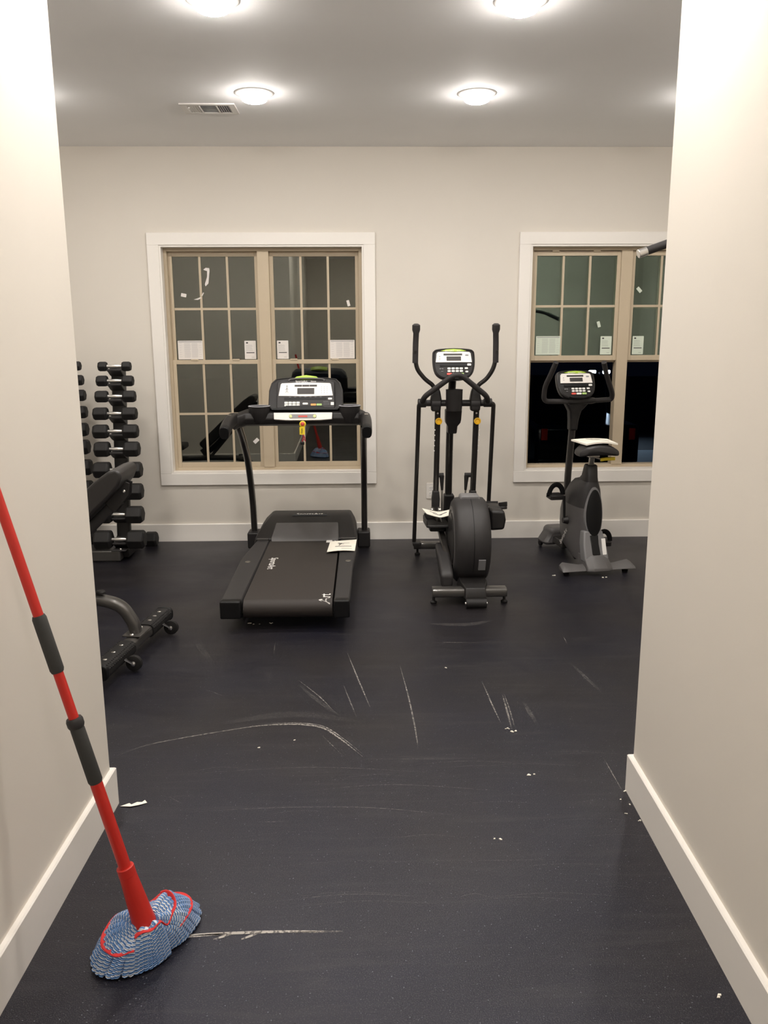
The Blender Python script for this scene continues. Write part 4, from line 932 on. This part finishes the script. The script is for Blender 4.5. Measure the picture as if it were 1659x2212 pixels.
# ------------------------------------------------------------------ weight bench
def bench():
    rings = []
    t = thing('weight_bench', 'black padded adjustable weight bench on a grey tube frame at the left wall edge', 'weight bench')
    FA, FB = V((-1.152, 3.36, .072)), V((-1.050, 4.13, .072)); dr = (FB-FA).normalized(); sd = V((dr.y, -dr.x, 0))
    MB().tube([FA, FB], 1, 24, sec=(.036, .028, 3.2), ref=(0, 0, 1)).build('foot_tube', GREYM, t)
    for a, c in ((.008, .30), (.52, .770)):
        p0, p1 = FA+dr*a, FA+dr*c
        m = MB().tube([p0, p0+dr*.01, p1-dr*.01, p1], 1, 24, sec=(.044, .034, 3.0), ref=(0, 0, 1)).build('foot_tread', RUB, t)
        b = MB()
        n = int((c-a)/.017)
        for i in range(n):
            for s_ in (-1, 1):
                for q in range(3): b.ball(p0+dr*(.01+i*.017+(.008 if q % 2 else 0))+sd*s_*(.030+q*.0065)+V((0, 0, .030-q*.008)), .0045, .0045, .0035, 6)
        b.build('tread_stud', RUB, m)
        for k in (.06, (c-a)/2, c-a-.06): MB().ball(p0+dr*k+V((0, 0, .034)), .010, .008, .003).build('tread_rivet', STEEL, m)
    MB().tube([FA-dr*.012, FA+dr*.008], [.94, 1.], 24, sec=(.046, .040, 3.0), ref=(0, 0, 1)).build('end_cap', DK, t, .004)
    MB().tube([FB-dr*.008, FB+dr*.012], [1., .94], 24, sec=(.046, .038, 3.0), ref=(0, 0, 1)).build('end_cap', DK, t, .004)
    for a in (.19, .66):
        c = FA+dr*a+sd*.078
        w_ = MB().lathe(c+V((0, 0, -.030))-dr*.012, dr, [(0, .028), (.003, .036), (.021, .036), (.024, .028)], 28).build('transport_wheel', RUB, t)
        MB().lathe(c+V((0, 0, -.030))-dr*.020, dr, [(0, .003), (.003, .010), (.010, .012)], 16).build('wheel_bolt', CHROME, w_)
        MB().tube([c-sd*.04+V((0, 0, -.005))-dr*.016, c+V((0, 0, -.026))-dr*.016], 1, 10, sec=(.012, .002, 3), ref=tuple(sd)).build('wheel_fork', BLK2, t)
    mid = FA+dr*.415
    MB().fbox(Fr(mid+V((0, 0, .030)), dr, sd.cross(V((0, 0, 1))).cross(V((0, 0, 1)))*-1 if False else V((-dr.y, dr.x, 0))), -.065, .065, -.045, .045, 0, .006).build('mount_plate', GREYM, t, .002)
    for s_ in (-1, 1): MB().ball(mid+dr*s_*.053+V((0, 0, .038)), .010, .010, .006).build('plate_bolt', CHROME, t)
    ym = mid.y
    path = fillet([(mid.x, ym, .100), (mid.x-.010, ym, .150), (mid.x-.06, ym, .240), (mid.x-.19, ym, .278), (mid.x-.50, ym, .280), (mid.x-1.15, ym, .26), (mid.x-1.25, ym, .10), (mid.x-1.25, ym, .05)], .12, 10)
    MB().tube(path, 1, 24, sec=(.026, .036, 3.0), ref=(0, -1, 0), roll=0).build('main_tube', GREYM, t)
    MB().lathe((mid.x-.155, ym, .300), (0, 0, 1), [(0, .022), (.008, .022), (.014, .016), (.0141, .009)], 20).build('stop_bumper', RUB, t)
    MB().tube([(mid.x-1.25, ym-.26, .04), (mid.x-1.25, ym+.26, .04)], 1, 20, sec=(.03, .03, 4)).build('rear_foot_tube', GREYM, t)
    # backrest: pad and frame sloping up to the right
    ax = V((1, 0, .93)).normalized(); up = V((-ax.z, 0, ax.x)); P0 = V((-1.58, ym-.02, .352))
    L = .735
    f = Fr(P0, ax, up)
    prof_ = [(.0, .018), (L-.10, .018), (L-.04, .024), (L-.005, .040), (L+.010, .062), (L+.002, .084), (L-.03, .100), (L-.10, .110), (L-.22, .113), (.02, .112), (.0, .095)]
    MB().prism([f.o+ax*a_+up*c_+V((0, -.135, 0)) for a_, c_ in prof_], (0, .27, 0)).build('backrest_pad', VINB, t, .018, seg=4)
    MB().tube([P0+ax*.0-up*.012, P0+ax*(L-.13)-up*.012], 1, 16, sec=(.025, .025, 6), ref=tuple(up)).build('backrest_frame', BLK2, t, .003)
    fb = Fr(P0+ax*(L-.13)-up*.012, ax, up)
    b = MB(); b.quadring([[fb.p(a, c, y) for a, c in ((-.05, -.032), (.055, -.018), (.10, .018), (.09, .038), (-.05, .030))] for y in (.022, .028)]); b.quadring([[fb.p(a, c, y) for a, c in ((-.05, -.032), (.055, -.018), (.10, .018), (.09, .038), (-.05, .030))] for y in (-.028, -.022)])
    b.build('hinge_plate', BLK, t, .002)
    MB().ball(fb.p(.055, .010, .031), .008, .004, .008).build('hinge_bolt', CHROME, t)
    # seat pad and support strut on the far side
    MB().tube([P0+V((-.06, 0, .02)), P0+V((.0, 0, -.07))], 1, 16, sec=(.03, .03, 5)).build('seat_support', GREYM, t)
    b = MB(); b.box(-2.14, -1.80, ym-.14, ym+.12, .37, .43); b.build('seat_pad', VINB, t, .02, seg=4)
    MB().tube([(mid.x-.45, ym, .30), P0+ax*.36-up*.02], .016, 12).build('adjust_strut', GREYM, t)
    return seat_at(t, (mid.x-.4, ym, 0))
bench()

# ------------------------------------------------------------------ lat bar of the pulley machine behind the right wall
def lat():
    t = thing('lat_pulldown_machine', 'black pulldown bar with a chrome end reaching out past the right wall', 'weight machine')
    X, Y = 1.264, 3.80
    bar = fillet([(X, Y, 1.850), (X+.15, Y+.01, 1.902), (X+.34, Y+.03, 1.735), (X+.53, Y+.04, 1.700), (X+.68, Y+.05, 1.632)], .05)
    h = MB().tube(bar, .015, 16).build('pulldown_bar', TUBE, t)
    MB().tube([V((X, Y, 1.850)), V((X+.12, Y+.008, 1.891))], .0185, 16).build('rubber_grip', FOAM, h)
    MB().tube([V((X-.034, Y-.003, 1.838)), V((X+.004, Y, 1.851))], .0195, 20).build('end_cap', CHROME, h, .002)
    MB().tube([V((X+.56, Y+.042, 1.687)), V((X+.672, Y+.05, 1.636))], .0185, 16).build('rubber_grip', FOAM, h)
    MB().tube([V((X+.668, Y+.05, 1.638)), V((X+.70, Y+.052, 1.624))], .0195, 20).build('end_cap', CHROME, h, .002)
    cx = X+.36; cy = Y+.03; ux = 3.02
    MB().tube([(cx, cy, 1.735), (cx, cy, 2.38)], .004, 8).build('cable', DK, t)
    MB().lathe((cx+.055, cy-.015, 2.38), (0, 1, 0), [(0, .055), (.005, .055), (.010, .048), (.020, .048), (.025, .055), (.030, .055)], 28).build('pulley', DK, t)
    MB().box(cx+.02, ux+.03, cy-.03, cy+.03, 2.43, 2.49).build('top_arm', TUBE, t, .006)
    MB().box(cx+.03, cx+.08, cy+.018, cy+.024, 2.34, 2.44).build('pulley_bracket', BLK2, t, .002)
    MB().box(ux-.035, ux+.035, cy-.035, cy+.035, .0, 2.46).build('upright', TUBE, t, .006)
    MB().box(cx+.35, ux+.05, cy-.05, cy+.05, .0, .05).build('base', TUBE, t, .006)
    MB().box(ux-.19, ux-.05, cy-.12, cy+.12, .05, .55).build('weight_stack', STEEL, t, .006)
    MB().box(cx+.42, cx+.72, cy-.17, cy+.17, .44, .50).build('seat', VINB, t, .02, seg=3)
    MB().box(cx+.54, cx+.60, cy-.03, cy+.03, .05, .44).build('seat_post', TUBE, t, .004)
    return seat_at(t, (cx+.6, cy, 0))
lat()

# ------------------------------------------------------------------ mop
def yarn_mat():
    m = bpy.data.materials.new('blue_white_yarn'); m.use_nodes = True; nt = m.node_tree; b = nt.nodes['Principled BSDF']; L = nt.links.new; N = nt.nodes.new
    uv = N('ShaderNodeUVMap'); se = N('ShaderNodeSeparateXYZ'); L(uv.outputs[0], se.inputs[0])
    a = N('ShaderNodeMath'); a.operation = 'MULTIPLY'; a.inputs[1].default_value = 120.; L(se.outputs[0], a.inputs[0])
    c = N('ShaderNodeMath'); c.operation = 'ADD'; L(a.outputs[0], c.inputs[0]); L(se.outputs[1], c.inputs[1])
    fr = N('ShaderNodeMath'); fr.operation = 'FRACT'; L(c.outputs[0], fr.inputs[0])
    tc = N('ShaderNodeTexCoord'); n = N('ShaderNodeTexNoise'); n.inputs['Scale'].default_value = 14; L(tc.outputs['Object'], n.inputs['Vector'])
    th = N('ShaderNodeMapRange'); th.inputs[1].default_value = .35; th.inputs[2].default_value = .65; th.inputs[3].default_value = .52; th.inputs[4].default_value = .95; L(n.outputs['Fac'], th.inputs[0])
    gt = N('ShaderNodeMath'); gt.operation = 'GREATER_THAN'; L(fr.outputs[0], gt.inputs[0]); L(th.outputs[0], gt.inputs[1])
    mx = N('ShaderNodeMix'); mx.data_type = 'RGBA'; L(gt.outputs[0], mx.inputs[0]); mx.inputs[6].default_value = (.13, .27, .56, 1); mx.inputs[7].default_value = (.74, .77, .82, 1)
    L(mx.outputs[2], b.inputs['Base Color']); b.inputs['Roughness'].default_value = .9
    s_ = N('ShaderNodeMath'); s_.operation = 'SINE'; k = N('ShaderNodeMath'); k.operation = 'MULTIPLY'; k.inputs[1].default_value = 6.2832*2; L(c.outputs[0], k.inputs[0]); L(k.outputs[0], s_.inputs[0])
    bp = N('ShaderNodeBump'); bp.inputs['Strength'].default_value = .7; bp.inputs['Distance'].default_value = .002; L(s_.outputs[0], bp.inputs['Height']); L(bp.outputs[0], b.inputs['Normal'])
    return m
def mop():
    t = thing('mop', 'red handled twist mop with a blue and white yarn head leaning on the left wall', 'mop')
    A = V((-.541, 1.769, .070)); Bv = V((-.802, 1.795, 1.138)); d = (Bv-A).normalized()
    def P(s_): return A+d*s_
    MB().tube([P(.13), P(.42)], .0145, 18).build('lower_handle', REDP, t)
    MB().tube([P(.40), P(1.23)], .0115, 18).build('upper_handle', REDP, t)
    MB().tube([P(-.02), P(.0), P(.05), P(.155), P(.160)], [.033, .031, .0265, .0205, .0205], 24).build('socket', REDP, t, .001)
    MB().tube([P(.155), P(.180)], [.0208, .0208], 24, cap=True).build('socket_collar', REDP, t, .002)
    MB().tube([P(.405), P(.412), P(.545), P(.552)], [.014, .017, .0165, .015], 20).build('lower_grip', GRIP, t)
    MB().tube([P(.550), P(.556), P(.568), P(.574)], [.017, .0195, .0195, .017], 24).build('lock_collar', BLK2, t)
    MB().tube([P(.69), P(.697), P(.822), P(.829)], [.0135, .0160, .0160, .0135], 20).build('upper_grip', GRIP, t)
    ym = yarn_mat(); c0 = V((-.556, 1.823, 0)); ang = R(52); e1 = V((math.cos(ang), math.sin(ang), 0)); e2 = V((-math.sin(ang), math.cos(ang), 0))
    q = random.Random(11); b = MB(); sock = V((A.x, A.y, 0))
    def outline(a):     # two fanned lobes with a waist
        ca, sa = math.cos(a), math.sin(a)
        la = .150 if ca > 0 else .145; lb = .080 if ca > 0 else .094
        r_ = 1/math.sqrt((ca/la)**2+(sa/lb)**2); return r_*(1-.10*math.exp(-((abs(a % math.pi-math.pi/2))/.35)**2))
    def H_(u, a, j=0.):  # height of the yarn surface from socket (u=0) to rim (u=1)
        lump = .020*math.sin(3*a+1.2)*math.sin(math.pi*u)+.010*math.sin(7*a)
        return max(.008, .078*(1-u**3.2)+lump*(1-u)+.010*(1-u)+j)
    def S(u, a, j=0.):
        rim = c0+(e1*math.cos(a)+e2*math.sin(a))*outline(a); st_ = sock+V((.0, .0, 0))+(e1*math.cos(a)+e2*math.sin(a))*.026
        p = st_*(1-u)+rim*u; return V((p.x, p.y, H_(u, a, j)))
    N_ = 66
    for i in range(N_):
        a = 2*math.pi*i/N_+q.uniform(-.02, .02); j = q.uniform(-.004, .005); w0 = q.uniform(-.05, .05)
        path = [S(.0, a, j)+V((0, 0, .0))]
        for k in range(1, 13):
            u = k/12; path.append(S(u*q.uniform(.985, 1.01) if k == 12 else u, a+w0*math.sin(u*5+i), j))
        end = path[-1]; path.append(V((end.x-(end.x-c0.x)*.06, end.y-(end.y-c0.y)*.06, .006)))
        b.tube(path, [.0065]+[.0086]*(len(path)-2)+[.006], 8, uv=q.uniform(0, 1))
    for i in range(60):
        a = 2*math.pi*i/60+.03; path = [S(u, a, -.012) for u in (.15, .4, .65, .85, .97)]; b.tube(path, .007, 8, uv=q.uniform(0, 1))
    yh = b.build('yarn_head', ym, t)
    inner = MB(); inner.quadring([[S(u, 2*math.pi*k/40, -.016)+V((0, 0, 0)) for k in range(40)] for u in (.1, .4, .7, .9)]); inner.build('yarn_core', mat('yarn_core_blue', (.07, .14, .30), .9), yh)
    RB = mat('red_band', (.62, .03, .03), .8, noise=.1, nscale=200, bump=.3, bscale=500)
    def band(u, a0, a1, n=40, wob=0.):
        MB().tube([S(u+wob*math.sin(i*.8), R(a0+(a1-a0)*i/n), .0115) for i in range(n+1)], 1, 8, sec=(.0072, .0024, 3), ref=(0, 0, 1)).build('stitched_band', RB, yh)
    band(.42, -150, 20); band(.74, 95, 215, wob=.008); band(.76, 30, 85, wob=.015); band(.80, -55, 22); band(.50, 24, 42, 10)
    return seat_at(t, (A.x, A.y, 0))
mop()
